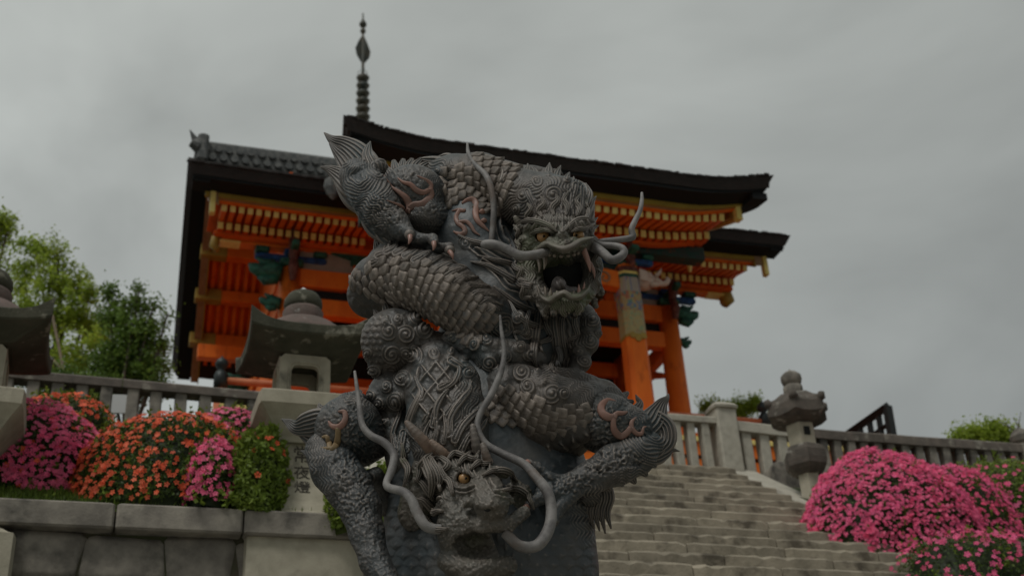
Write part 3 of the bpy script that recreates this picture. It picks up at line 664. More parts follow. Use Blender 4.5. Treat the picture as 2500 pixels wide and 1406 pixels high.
for q in range(4):
    a = q * math.pi / 2 + .2; c_, s_ = math.cos(a), math.sin(a)
    MB().rings([[(x_ * c_ - .015 * s_, x_ * s_ + .015 * c_, z_), (x_ * c_ + .015 * s_, x_ * s_ - .015 * c_, z_), (x2 * c_ + .015 * s_, x2 * s_ - .015 * c_, z_), (x2 * c_ - .015 * s_, x2 * s_ + .015 * c_, z_)] for x_, x2, z_ in ((.06, .12, fz), (.06, .42, fz + .5), (.06, .5, fz + 1.0), (.06, .3, fz + 1.6), (.05, .08, fz + 2.1))]).build('water_flame', M['spire'], pag)
MB().lathe([(.03, fz + 2.2), (.16, fz + 2.4), (.18, fz + 2.55), (.04, fz + 2.75)], 14).build('jewel', M['spire'], pag, True)
MB().lathe([(.2, fz + 2.9), (.24, fz + 3.05), (.12, fz + 3.3), (.01, fz + 3.6)], 14).build('jewel', M['spire'], pag, True)
zb = zr - 4.5
for k, (hw, zz) in enumerate(((3.0, zb), (3.3, zb - 4.2), (3.6, zb - 8.4))):
    MB().lathe([(.4, zz), (hw * .5, zz - 1.1), (hw, zz - 1.9), (hw, zz - 2.1), (hw * .62, zz - 2.0)], 32, sq=14, rot=math.pi / 4 * 0).build('pagoda_roof', M['bark'], pag)
    MB().lathe([(hw * .6, zz - 4.4), (hw * .6, zz - 2.0)], 32, sq=14).build('pagoda_wall', M['orange'], pag)
MB().lathe([(3.4, GZ + 3), (3.2, zb - 12.7)], 32, sq=14).build('pagoda_base', M['stone_grey'], pag)

# ================================================================== LANTERNS
def lantern(name, loc, s, rz, label, cap_front=True):
    """square stone lantern, unit: metres at s = 1; origin at the shaft's foot"""
    r = empty(name, loc, rz, label=label, cat='stone lantern', group='stone lanterns by the stairs')
    S = lambda pr: [(a * s, z * s) for a, z in pr]
    # flared shaft
    MB().lathe(S([(.46, -.62), (.46, -.02), (.42, 0), (.345, .06), (.27, .16), (.205, .30), (.165, .44), (.15, .56), (.155, .66), (.16, .705)]), 48, sq=22).build('shaft', M['stone_lantern'], r)
    # slab under the light box
    MB().lathe(S([(.20, .68), (.215, .72), (.31, .86), (.375, .935), (.385, .945), (.39, 1.05), (.375, 1.065)]), 48, sq=24).build('platform', M['stone_lantern'], r)
    # light box: four corner piers around rounded windows
    w_, h0, h1, hw, hz0, hz1 = .212 * s, 1.067 * s, 1.47 * s, .118 * s, 1.105 * s, 1.375 * s
    def box_face(ax):
        V = []; n = 32; T = .055 * s
        for y in (-w_, -w_ + T):
            for i in range(n):
                a = 2 * math.pi * (i + .5) / n; cx, cz = math.cos(a), math.sin(a)
                k = 1 / max(abs(cx), abs(cz)); ox, oz = cx * k, cz * k
                wi = w_ if y == -w_ else w_ - T
                V.append((ox * wi, y, (h0 + h1) / 2 + oz * (h1 - h0) / 2))
                k2 = 1 / (abs(cx) ** 5 + abs(cz) ** 5) ** .2
                V.append((cx * k2 * hw, y, (hz0 + hz1) / 2 + cz * k2 * (hz1 - hz0) / 2))
        F = []
        for i in range(n):
            j = (i + 1) % n; F.append((2 * i, 2 * j, 2 * j + 1, 2 * i + 1)); o_ = 2 * n; F.append((2 * i + o_, 2 * i + 1 + o_, 2 * j + 1 + o_, 2 * j + o_))
            F.append((2 * i + 1, 2 * j + 1, 2 * j + 1 + o_, 2 * i + 1 + o_))
        o = mesh('light_box_side', V, F, M['stone_lantern'], r, rot=(0, 0, ax)); 
        # raised window rim
        rg = []
        for i in range(n):
            a = 2 * math.pi * i / n; cx, cz = math.cos(a), math.sin(a); k2 = 1 / (abs(cx) ** 5 + abs(cz) ** 5) ** .2
            rg.append((cx * k2 * (hw + .022 * s), -w_ - .004, (hz0 + hz1) / 2 + cz * k2 * ((hz1 - hz0) / 2 + .022 * s)))
        rg.append(rg[0]); MB().tube(rg, .009 * s, 6).build('window_rim', M['stone_lantern'], o, True)
    for q in range(4): box_face(q * math.pi / 2)
    # heavy roof with sharply upturned corners
    n = 64; hw = .50 * s
    def ringz(k, z, lift, pw=5):
        rr_ = []
        for j in range(n):
            a = 2 * math.pi * j / n; kk = 1 / max(abs(math.cos(a)), abs(math.sin(a))); x_, y_ = math.cos(a) * kk, math.sin(a) * kk
            c_ = min(abs(x_), abs(y_)); l_ = lift * c_ ** pw; e_ = 1 - .05 * (1 - c_ ** 2)
            rr_.append((x_ * k * hw * e_, y_ * k * hw * e_, (z + l_) * s))
        return rr_
    MB().rings([ringz(.30, 1.47, 0), ringz(.50, 1.475, 0), ringz(.975, 1.545, .035, 3), ringz(1.0, 1.56, .04, 4), ringz(1.015, 1.63, .115), ringz(.93, 1.655, .08, 6), ringz(.78, 1.69, .02, 6), ringz(.5, 1.76, 0)]).build('roof', M['stone_mossy'], r, False)
    MB().lathe(S([(.40, 1.66), (.375, 1.705), (.33, 1.76), (.27, 1.82), (.20, 1.87), (.12, 1.90)]), 48, sq=2.6).build('roof_cap', M['stone_red'], r, True)
    MB().lathe(S([(.165, 1.86), (.175, 1.89), (.178, 1.975), (.165, 2.0), (.12, 2.005)]), 32).build('neck_ring', M['stone_red'], r, True)
    MB().lathe(S([(.12, 1.995), (.158, 2.01), (.17, 2.05), (.165, 2.10), (.13, 2.155), (.07, 2.19), (.035, 2.205), (.012, 2.225)]), 32).build('jewel', M['stone_mossy'], r, True)
    MB().lathe(S([(.056, 2.192), (.036, 2.213), (.006, 2.24)]), 16).build('jewel_tip', M['signw'], r, True)
    return r
lc = at(726, 1245, 9.42); l1 = lantern('stone_lantern', (lc[0], lc[1], lc[2] - .17), .97, R(20), 'square stone lantern with carved characters on its flared post, between azaleas and statue')
# carved characters on the post's front face
for ch, zz, xx, sz in (('常', .585, .0, .15), ('夜', .425, .0, .13), ('燈', .285, .0, .13)):
    cu = bpy.data.curves.new('t', 'FONT'); cu.body = ch; cu.size = sz; cu.extrude = .006; cu.align_x = 'CENTER'; cu.align_y = 'CENTER'
    to = bpy.data.objects.new('t', cu); C.objects.link(to); bpy.context.view_layer.update()
    me = bpy.data.meshes.new_from_object(to.evaluated_get(bpy.context.evaluated_depsgraph_get())); bpy.data.objects.remove(to)
    me.materials.clear(); me.materials.append(M['ink']); o = bpy.data.objects.new('carved_character', me); link(o, l1)
    prof = [(.345, .06), (.27, .16), (.205, .30), (.165, .44), (.15, .56), (.155, .66)]
    zz_ = np.array([p[1] for p in prof]); rr_ = np.array([p[0] for p in prof]); h_ = np.interp(zz, zz_, rr_); sl = (np.interp(zz - .05, zz_, rr_) - np.interp(zz + .05, zz_, rr_)) / .1
    o.location = (xx, -(h_ * .97 + .002), zz * .97); o.rotation_euler = (R(90) - math.atan(sl), 0, 0)
lc = at(-132, 1330, 8.5); lantern('stone_lantern', (lc[0], lc[1], lc[2] - .02), 1.03, R(20), 'weathered stone lantern cut by the left edge of the view')

# hexagonal lantern beside the stairs
hc = at(1984, 1215, 13.6); hl = empty('stone_lantern', tuple(hc), R(15), label='smaller six-sided stone lantern standing right of the stairs', cat='stone lantern', group='stone lanterns by the stairs')
hs = pxm(1946, 1060, 13.6) * .90
H = lambda pr: [(a * hs, z * hs) for a, z in pr]
def hexl(pr): return MB().lathe(H(pr), 6)
hexl([(42, -120), (42, -60), (30, -50), (30, 62), (34, 66)]).build('shaft', M['stone_lantern'], hl)
MB().lathe(H([(34, 62), (48, 74), (57, 84), (60, 100), (60, 122), (52, 138), (44, 142)]), 6, rot=.2).build('platform', M['stone_cap'], hl)
hexl([(40, 142), (41, 200), (38, 206)]).build('light_box', M['stone_lantern'], hl)
a0 = -R(12) - R(52)
MB().box(-9 * hs, 9 * hs, -.01, .012, -12 * hs, 12 * hs, .004).build('window', M['dark'], hl, loc=(0, -35.2 * hs, 178 * hs))
n = 48; rg = []
for k, z, lift in ((.42, 203, 0), (.80, 212, 2), (1.0, 222, 6), (1.0, 252, 10), (.92, 262, 10), (.6, 285, 0), (.36, 300, 0)):
    rr_ = []
    for j in range(n):
        a = 2 * math.pi * j / n; sec = ((a + math.pi / 6) % (math.pi / 3)) - math.pi / 6; kk = math.cos(math.pi / 6) / math.cos((a % (math.pi / 3)) - math.pi / 6)
        cnr = abs(math.cos(a * 3)) ** 6
        rr_.append((86 * hs * k * kk * math.cos(a), 86 * hs * k * kk * math.sin(a), (z + lift * cnr) * hs))
    rg.append(rr_)
MB().rings(rg).build('roof', M['stone_cap'], hl)
for j in range(6):
    a = j * math.pi / 3; MB().tube([(x_ * hs * math.cos(a), x_ * hs * math.sin(a), z_ * hs) for x_, z_ in ((34, 292), (56, 272), (72, 262), (83, 264), (86, 276))], [8 * hs, 10 * hs, 12 * hs, 13 * hs, 8 * hs], 8).build('roof_scroll', M['stone_cap'], hl, True)
MB().lathe(H([(24, 296), (27, 302), (27, 320), (22, 325)]), 20).build('neck_ring', M['stone_grey'], hl, True)
MB().lathe(H([(15, 322), (25, 330), (29, 343), (28, 354), (18, 364), (7, 369), (1, 376)]), 20).build('jewel', M['stone_grey'], hl, True)

# ---- black lattice panel beyond the fence at right
lp = [at(2082, 1058, 20), at(2168, 990, 20), at(2196, 1080, 20)]
Lr = empty('lattice_panel', tuple(at(2120, 1100, 20)), 0, label='black painted lattice panel slanting up behind the right-hand fence', cat='lattice')
A = np.array(at(2040, 1080, 20.6)); B = np.array(at(2166, 992, 19.4)); Cc = np.array(at(2185, 1105, 19.4)); base = np.array(Lr.location)
D_ = A + (Cc - B)
def bar(p, q, r_, name='lattice_bar'): MB().tube([p - base, q - base], r_, 4).build(name, M['lattice'], Lr)
bar(A, B, .09, 'top_rail'); bar(B, Cc, .08, 'end_post')
for f in (.12, .30, .48, .66, .83): bar(A + (B - A) * f, A + (B - A) * f + (Cc - B), .05)
for f in (.36, .72): bar(A + (Cc - B) * f, B + (Cc - B) * f, .05)
sgn = at(296, 990, 13.5); MB().box(-.11, .11, -.01, .01, -.1, .14, .004).build('notice_board', M['signw'], None, loc=tuple(sgn), rot=(0, 0, R(12)), label='small plain white board behind the left stone fence', cat='notice board')
# ================================================================== VEGETATION
def set_tone(o, tones, per):
    """tones: per-leaf brightness; per: corners per leaf"""
    me = o.data; a = me.attributes.new('tone', 'FLOAT_VECTOR', 'FACE'); nf = len(me.polygons)
    t = np.repeat(np.asarray(tones, np.float32), nf // len(tones)); a.data.foreach_set('vector', np.repeat(t[:, None], 3, 1).ravel()); return o
def leaves(name, P, Nn, size, m, parent, tone=None, aspect=.5, kind='stuff', fold=.25, r_=None):
    """one four-cornered, folded leaf per point, facing roughly along Nn"""
    r_ = r_ or rng; n = len(P); Nn = Nn / (np.linalg.norm(Nn, axis=1, keepdims=True) + 1e-9)
    rv = r_.normal(size=(n, 3)); t = np.cross(Nn, rv); t /= np.linalg.norm(t, axis=1, keepdims=True) + 1e-9; b = np.cross(Nn, t)
    sz = (size * r_.uniform(.6, 1.35, n))[:, None]
    V = np.stack([P - t * sz * .5, P + b * sz * aspect * .5 - Nn * sz * fold * .3, P + t * sz * .5 - Nn * sz * .15, P - b * sz * aspect * .5 - Nn * sz * fold * .3], 1).reshape(-1, 3)
    F = np.arange(n * 4).reshape(n, 4)
    o = mesh(name, V, F, m, parent, kind=kind); set_tone(o, r_.uniform(.65, 1.35, n) if tone is None else tone, 4); return o
def tone1(o, v=1.0): return set_tone(o, np.full(len(o.data.polygons), v), 1)

# flower: five rounded petals round a throat
def flower_mesh(name, m):
    V = [(0, 0, -.12)]; F = []
    for k in range(5):
        a = 2 * math.pi * k / 5; pts = []
        for da, r_, z in ((-.34, .30, .06), (-.52, .74, .16), (-.26, 1.0, .10), (.26, 1.0, .08), (.52, .74, .16), (.34, .30, .06)):
            pts.append((r_ * math.cos(a + da), r_ * math.sin(a + da), z))
        n = len(V); V += pts; F += [(0, n, n + 1, n + 2), (0, n + 2, n + 3), (0, n + 3, n + 4, n + 5)]
    o = mesh(name, V, F, m); tone1(o); me = o.data; bpy.data.objects.remove(o); return me
FM = {k: [flower_mesh(k, M[k]) for _ in range(1)] for k in ('pink', 'orangef', 'pinkr')}
def flowers_stuff(name, P, Nn, size, m, parent):
    n = len(P); r_ = rng; Nn = Nn / np.linalg.norm(Nn, axis=1, keepdims=True); rv = r_.normal(size=(n, 3)); t = np.cross(Nn, rv); t /= np.linalg.norm(t, axis=1, keepdims=True); b = np.cross(Nn, t)
    Vs = []; sz = size * r_.uniform(.75, 1.2, n)
    cols = [P - Nn * (sz * .12)[:, None]]
    for k in range(5):
        a = 2 * math.pi * k / 5
        for da, rr, z in ((-.5, .72, .14), (0, 1.04, .09), (.5, .72, .14)):
            cols.append(P + (t * (rr * math.cos(a + da)) + b * (rr * math.sin(a + da)) + Nn * z) * sz[:, None])
    V = np.stack(cols, 1).reshape(-1, 3); base = np.arange(n) * 16
    F = np.stack([np.stack([base, base + 1 + 3 * k, base + 2 + 3 * k, base + 3 + 3 * k], 1) for k in range(5)], 1).reshape(-1, 4)
    o = mesh(name, V, F, m, parent, kind='stuff'); set_tone(o, r_.uniform(.75, 1.25, n), 5); return o

def mound(name, px, Y, rx, rz, ry, label, cat, group, leaf='leaf_azalea', fl=(), nleaf=9000, lsize=.032, squash=2.5, seed=1):
    """px: photo position of the mound's centre foot; rx, rz in photo px; ry metres deep"""
    r_ = np.random.default_rng(seed); c = np.array(at(px[0], px[1], Y)); s = pxm(px[0], px[1], Y); ax, az = rx * s, rz * s * .93
    root = empty(name, tuple(c), 0, label=label, cat=cat, group=group)
    bumps = r_.normal(size=(14, 3)); bumps /= np.linalg.norm(bumps, axis=1, keepdims=True)
    def surf(d):
        q = 1 / ((np.abs(d[:, 0]) ** squash + np.abs(d[:, 1]) ** squash + np.abs(d[:, 2]) ** squash) ** (1 / squash))
        k = 1 + .09 * np.sum([np.exp(-((1 - d @ bb) / .12)) * (1 if i % 2 else -.7) for i, bb in enumerate(bumps)], 0) + .022 * np.sin(d[:, 0] * 13 + seed) * np.sin(d[:, 2] * 11 + d[:, 1] * 9) + .018 * np.sin(d[:, 0] * 29 + 2 * seed) * np.sin(d[:, 2] * 31 + 1)
        P = d * (q * k)[:, None] * np.array([ax, ry, az]); n = d / np.array([ax, ry, az]); return P, n / np.linalg.norm(n, axis=1, keepdims=True)
    def dirs(n, front=True):
        d = r_.normal(size=(n * 3, 3)); d /= np.linalg.norm(d, axis=1, keepdims=True); d = d[(d[:, 2] > -.25)]
        keep = (d[:, 1] < .35) | (r_.random(len(d)) < .35); return d[keep][:n]
    # solid core, not single twigs: leaf colour toned much darker
    nu_, nv_ = 28, 12; V = []; 
    for j in range(nv_ + 1):
        for i in range(nu_):
            th = math.pi * (.0 + .62 * j / nv_); a = 2 * math.pi * i / nu_; V.append((math.sin(th) * math.cos(a), math.sin(th) * math.sin(a), math.cos(th)))
    V = np.array(V); P, n = surf(V); P *= .90
    F = [(j * nu_ + i, j * nu_ + (i + 1) % nu_, (j + 1) * nu_ + (i + 1) % nu_, (j + 1) * nu_ + i) for j in range(nv_) for i in range(nu_)]
    o = mesh('twigs', P, F, M[leaf], root, True); tone1(o, .35)
    d = dirs(nleaf); P, n = surf(d); dep = r_.random(len(d)) ** 2; P = P * (1.01 - .12 * dep)[:, None]; n = n + r_.normal(size=n.shape) * .55
    leaves('foliage', P, n, lsize, M[leaf], root, tone=r_.uniform(.6, 1.45, len(P)), r_=r_)
    ns_ = 130; d = dirs(ns_); P, n = surf(d); pick = r_.integers(0, len(P), ns_ * 9); up_ = r_.random(len(pick))[:, None]           # young shoots that stand out of the outline
    leaves('shoots', P[pick] * (1 + .02 * up_) + (n[pick] * .3 + np.array([0, 0, .8])) * up_ * .075 + r_.normal(size=(len(pick), 3)) * .008, r_.normal(size=(len(pick), 3)), lsize * 1.1, M['leaf_lime'], root, r_=r_)
    for (kind, count, size, fn, indiv) in fl:
        d = dirs(count * 4); P, n = surf(d); w_ = fn(d, P, r_); keep = r_.random(len(d)) < w_; P = P[keep][:count]; n = n[keep][:count]
        if not len(P): continue
        # cluster jitter
        P = P * (1.03 + r_.random((len(P), 1)) * .03); n = n + r_.normal(size=n.shape) * .35 + np.array([0, -.45, .1])
        Pw = P + c; dist = np.linalg.norm(Pw, axis=1); vis = (n @ (-c / np.linalg.norm(c)) > 0.0) & (P[:, 2] > -.05 * az)
        idx = np.where(vis)[0]; r_.shuffle(idx); ind = idx[:indiv]; rest = np.setdiff1d(np.arange(len(P)), ind)
        for i in ind:
            nn = Vector(n[i]).normalized(); q = nn.to_track_quat('Z', 'Y').to_euler(); q.rotate_axis('Z', r_.uniform(0, 6))
            o = bpy.data.objects.new('blossom', FM[kind][0]); link(o, root); o.location = P[i]; o.rotation_euler = q; sz = size * r_.uniform(.8, 1.15); o.scale = (sz, sz, sz)
        if len(rest): flowers_stuff('blossoms', P[rest], n[rest], size, M[kind], root)
    return root
def patch(cx, cz, rx, rz_, base=0.0, inside=1.0, az=1, ax=1):
    """density that is high inside an elliptical patch of the mound (unit coordinates)"""
    def f(d, P, r_):
        q = ((d[:, 0] - cx) / rx) ** 2 + ((d[:, 2] - cz) / rz_) ** 2
        n = .5 + .5 * np.sin(d[:, 0] * 17 + 3 * np.sin(d[:, 2] * 11)) * np.sin(d[:, 2] * 15 + 2 * np.cos(d[:, 0] * 9 + 1))
        return np.clip(np.where(q < 1, inside, base) * (.35 + .9 * n), 0, 1)
    return f
ga = 'azalea bushes by the stairs'
mound('azalea_bush', (20, 1215), 9.35, 205, 235, .55, 'azalea with magenta pink and some orange blossom, leftmost on the bed', 'azalea', ga, seed=3, nleaf=12000,
      fl=(('pink', 1250, .0225, patch(.62, .5, .55, .75, .02), 190), ('orangef', 600, .022, patch(-.25, .55, .42, .8, .10), 80)))
mound('azalea_bush', (130, 1120), 9.9, 140, 150, .5, 'low orange azalea showing its crown behind the magenta one', 'azalea', ga, seed=4, nleaf=6000,
      fl=(('orangef', 420, .026, patch(0, .8, 1.2, .6, .15), 60),))
mound('azalea_bush', (392, 1225), 9.25, 215, 222, .55, 'broad round azalea dotted all over with orange blossom, centre of the bed', 'azalea', ga, seed=5, nleaf=14000,
      fl=(('orangef', 1400, .0215, patch(0, .4, 1.3, 1.0, .5, .9), 270),))
mound('azalea_bush', (560, 1140), 9.8, 115, 132, .45, 'pink azalea just left of the tall lantern post, behind the orange one', 'azalea', ga, seed=6, nleaf=5000,
      fl=(('pink', 1100, .021, patch(0, .6, 1.5, 1.0, .4), 150),))
mound('azalea_bush', (520, 1215), 9.0, 62, 150, .3, 'small azalea with bright pink blossom at the right end of the orange one', 'azalea', ga, seed=7, nleaf=3500,
      fl=(('pink', 600, .022, patch(0, .5, 1.5, .75, .25), 130),))
mound('green_bush', (628, 1235), 9.1, 66, 172, .3, 'leafy lime green bush with a few orange blossoms beside the lantern post', 'bush', None, leaf='leaf_lime', lsize=.05, seed=8, nleaf=3500,
      fl=(('orangef', 16, .024, patch(.5, .6, .6, .5, .05), 16),))
mound('green_bush', (905, 1290), 9.3, 110, 120, .4, 'dark green bush seen through the gap behind the statue', 'bush', None, leaf='leaf_lime', lsize=.045, seed=9, nleaf=3000)
mound('azalea_bush', (2190, 1400), 12.3, 214, 306, .75, 'large dense rose pink azalea dome right of the stairs', 'azalea', ga, seed=10, nleaf=9000, squash=2.0,
      fl=(('pinkr', 5600, .021, patch(0, .6, 2, 1.3, .6, 1.0), 60), ('pink', 2400, .021, patch(0, .6, 2, 1.3, .6, 1.0), 60)))
mound('azalea_bush', (2350, 1400), 12.6, 150, 272, .7, 'rose pink azalea on the right flank of the big dome', 'azalea', ga, seed=11, nleaf=7000,
      fl=(('pinkr', 3000, .021, patch(-.2, .6, 1.0, 1.1, .35, 1.0), 60),))
mound('azalea_bush', (2465, 1310), 13.2, 170, 195, .7, 'azalea with bare olive green crown and rose blossom low down at the right edge', 'azalea', ga, leaf='leaf_lime', seed=12, nleaf=9000, lsize=.035,
      fl=(('pinkr', 420, .030, patch(-.2, .2, 1.4, .5, .05, 1.0), 60),))
mound('green_bush', (2420, 1520), 11.0, 230, 220, .6, 'clipped green bush at the foot of the pink azaleas', 'bush', None, leaf='leaf_azalea', seed=13, nleaf=7000,
      fl=(('pinkr', 500, .026, patch(0, .7, 1.4, .5, .1, .9), 60),))

# grass and broad-leaved weeds along the front of the bed
def blades(n, fu, fv, name, m, h=.10):
    u = rng.uniform(*fu, n); v = rng.uniform(*fv, n); z = slopez(v); P = P0 + u[:, None] * ex + v[:, None] * ey; P[:, 2] = z
    a = rng.uniform(0, 2 * math.pi, n); hh = h * rng.uniform(.4, 1.4, n); w_ = .006 * rng.uniform(.6, 1.5, n)
    dx = np.stack([np.cos(a), np.sin(a), np.zeros(n)], 1); ln = np.stack([np.cos(a + 1.5), np.sin(a + 1.5), np.zeros(n)], 1) * (hh * rng.uniform(.1, .6, n))[:, None]
    up = np.array([0, 0, 1.]) * hh[:, None]
    V = np.stack([P - dx * w_[:, None], P + dx * w_[:, None], P + dx * (w_ * .6)[:, None] + up * .6 + ln * .4, P + up + ln], 1).reshape(-1, 3)
    o = mesh(name, V, np.arange(n * 4).reshape(n, 4), m); set_tone(o, rng.uniform(.5, 1.4, n), 4); return tag(o, 'short green grass and weeds along the edge of the azalea bed', 'grass', kind='stuff')
blades(26000, (-2.5, 3.7), (-3.95, -3.2), 'grass', M['grass'], .075)
for (px, py, sz) in ((130, 1222, 26), (345, 1222, 44), (490, 1226, 34), (268, 1228, 24), (560, 1228, 30), (40, 1226, 20)):
    c = np.array(at(px, py, 8.75)); s = pxm(px, py, 8.75)
    n = 42; P = rng.normal(size=(n, 3)) * np.array([sz * s * .55, .08, sz * s * .32]) + np.array([0, 0, sz * s * .35])
    o = leaves('weed', P * np.array([.8, .8, .8]), rng.normal(size=(n, 3)) * .7 + np.array([0, -.5, .8]), .055, M['leaf_lime'], None, aspect=.7, kind='stuff')
    o.location = tuple(c); tag(o, {130: 'low green weed under the leftmost magenta azalea', 345: 'largest clump of broad green weed, below the middle of the orange azalea', 490: 'broad green weed right of the largest clump, under the small pink azalea', 268: 'small green weed left of the largest clump under the orange azalea', 560: 'green weed at the foot of the lime green bush', 40: 'tiny green weed at the left end of the bed edge'}[px], 'weed', 'weeds along the bed edge')

# ---- trees
def tree(loc, h, blobs, leafm, label, seed=1, n=9000, lsize=.09, trunk=.09, group='trees behind the left fence', spread=.5, lean=(0, 0), cat='tree', cl=34):
    r_ = np.random.default_rng(seed); base = np.array(loc, float)
    root = empty('tree', tuple(base), 0, label=label, cat=cat, group=group)
    blobs = [(np.array(b[0]) - base, b[1]) for b in blobs]
    cen = np.mean([b[0] for b in blobs], 0)
    mb = MB(); top = cen * np.array([.9, .9, 1.0]) + np.array([0, 0, h * .1])
    pts = [np.zeros(3), cen * .35 * np.array([1.3, 1.3, 1]) , cen * .7, top]
    mb.tube(pts, [trunk, trunk * .8, trunk * .55, trunk * .2], 8)
    for c, r in blobs:
        s_ = cen * r_.uniform(.35, .75); mid = (s_ + c) / 2 + r_.normal(size=3) * .08; mb.tube([s_, mid, c, c + np.array([0, 0, r * .4])], [trunk * .4, trunk * .28, trunk * .15, .006], 6)
        for q in range(7):
            d = r_.normal(size=3); d /= np.linalg.norm(d); d[2] = abs(d[2]) * .8; mb.tube([c, c + d * r * .5, c + d * r * .9], [trunk * .10, trunk * .06, .004], 4)
    mb.build('trunk', M['bark_tree'], root, True)
    P = []; T = []; tot = sum(r ** 2 for _, r in blobs)
    for c, r in blobs:
        k = int(n * r * r / tot); ncl = max(8, int(cl * r * 2)); cc = r_.normal(size=(ncl, 3)); cc /= np.linalg.norm(cc, axis=1, keepdims=True); cc *= (r_.random((ncl, 1)) ** .5) * r * r_.uniform(.7, 1.6, (ncl, 1))
        w_ = r_.integers(0, ncl, k); p = c + cc[w_] + r_.normal(size=(k, 3)) * np.clip(r * .18, .07, .13) * r_.uniform(.6, 1.5, ncl)[w_][:, None]; P.append(p); T.append(r_.uniform(.75, 1.3, ncl)[w_] * r_.uniform(.8, 1.2, k))
    P = np.concatenate(P); T = np.concatenate(T); Nn = r_.normal(size=P.shape) + np.array([0, -.3, .9])
    leaves('crown', P, Nn, lsize, M[leafm], root, tone=T, aspect=.55, r_=r_)
    return root
def B(Y, *l): return [(at(x, y, Y + dy), r * pxm(x, y, Y)) for (x, y, r, dy) in l]
tb = at(150, 960, 19)
tree((tb[0], tb[1], 5.2), 6, B(19, (85, 610, 38, 0), (60, 680, 42, .3), (140, 625, 34, 0), (120, 700, 50, -.3), (190, 700, 40, .4), (70, 770, 52, 0), (160, 780, 56, 0), (215, 800, 52, .5), (100, 860, 55, 0), (200, 870, 60, -.4), (250, 820, 34, 0), (220, 715, 26, .2), (30, 880, 40, 0)), 'leaf_bright', 'airy bright yellow-green tree behind the fence, left of the darker one', seed=21, n=18000, lsize=.068, cl=50)
tb = at(330, 960, 17.5)
tree((tb[0], tb[1], 5.2), 5, B(17.5, (285, 770, 34, 0), (330, 745, 24, 0), (355, 800, 32, 0), (310, 840, 52, 0), (365, 870, 36, .3), (395, 835, 16, 0), (280, 890, 48, 0), (340, 915, 46, 0), (400, 900, 14, 0), (300, 955, 46, 0), (250, 930, 40, 0), (385, 945, 22, 0), (375, 745, 13, 0), (408, 770, 9, 0), (340, 710, 11, 0), (265, 715, 18, 0)), 'leaf_mid', 'darker mid-green tree behind the fence, right beside the yellow-green one', seed=22, n=20000, lsize=.062, cl=60)
tb = at(-30, 960, 16)
tree((tb[0], tb[1], 5.2), 6, B(16, (5, 545, 20, 0), (-30, 560, 40, 0), (15, 575, 10, 0), (-40, 640, 50, 0), (-20, 720, 40, 0)), 'leaf_bright', 'yellow-green tree whose tip shows above the leftmost lantern', seed=23, n=8000, lsize=.06, cl=60)
tb = at(120, 1000, 15)
tree((tb[0], tb[1], 5.2), 2, B(15, (60, 905, 34, 0), (130, 935, 36, 0), (190, 960, 30, 0), (235, 965, 26, 0)), 'leaf_mid', 'low dark green shrub growing right behind the left fence', seed=24, n=7000, lsize=.05, cat='shrub', trunk=.03)
for (x0, y0, x1, y1, Y) in ((128, 770, 172, 985, 16.5), (60, 870, 75, 800, 16.2), (150, 900, 100, 850, 16)):
    a = np.array(at(x0, y0, Y)); b_ = np.array(at(x1, y1, Y)); c_ = b_ + (b_ - a) * .35
    o = MB().tube([a - c_, b_ - c_, c_ - c_], .022, 8).build('tree_stake', M['stake'], None, loc=tuple(c_)); tag(o, {128: 'longest thin pale stake, leaning right behind the left fence', 60: 'short thin stake just right of the leftmost lantern', 150: 'thin stake crossing the longest one below the yellow-green tree'}[x0], 'stake', 'tree stakes')
for i, (l_, n, lab) in enumerate((((( 1740, 1000, 15, 0), (1722, 992, 9, 0), (1770, 1005, 18, 0)), 1600, 'green shrub top peeping over the orange rail, left of the pale gate post'),
                            (((1815, 1000, 16, 0), (1840, 990, 13, 0), (1800, 1010, 18, 0), (1846, 975, 5, 0)), 1500, 'green shrub top between the pale gate post and the black finial'),
                            (((2350, 1068, 16, 0), (2385, 1060, 15, 0), (2415, 1045, 11, 0), (2440, 1055, 14, 0), (2465, 1060, 11, 0), (2400, 1075, 20, 0), (2450, 1080, 18, 0)), 2600, 'yellow-green shrub behind the fence at the far right'))):
    Y = 23 if i < 2 else 18.5; b0 = B(Y, *l_); bb = at(l_[0][0], 1090, Y); tree((bb[0], bb[1], 7.4 if i < 2 else 5.5), 2, b0, 'leaf_bright', lab, seed=30 + i, n=n * 3, lsize=.055, group='shrubs behind the fences', cat='shrub', trunk=.03)
tw = MB(); c0 = np.array(at(2490, 1060, 18))
for (x, y) in ((2455, 1030), (2475, 1020), (2493, 1005), (2440, 1028)):
    p = np.array(at(x, y, 18)); tw.tube([np.zeros(3), (p - c0) * .6 + rng.normal(size=3) * .02, p - c0], [.012, .008, .003], 5)
tag(tw.build('dry_twigs', M['bark_tree'], None, loc=tuple(c0)), 'bare dry twigs above the end post at the right edge', 'twigs')
# ================================================================== THE DRAGON STATUE
YD = 4.6
def W(x, y, D=0.0): return at(x, y, YD - D)
def PM(x, y, D=0.0): return pxm(x, y, YD - D)
drag = empty('dragon_statue', (0.0, YD, GZ), 0, label='dark bronze coiled dragon statue with open jaws in front of the stairs', cat='dragon statue')
DB = np.array([0.0, YD, GZ])
def dmesh(name, V, F, m, parent=None, smooth=True, **k):
    """world-space vertices, linked under the statue (or one of its parts, which all sit at its origin)"""
    return mesh(name, np.asarray(V, float) - DB, F, m, parent or drag, smooth, **k)

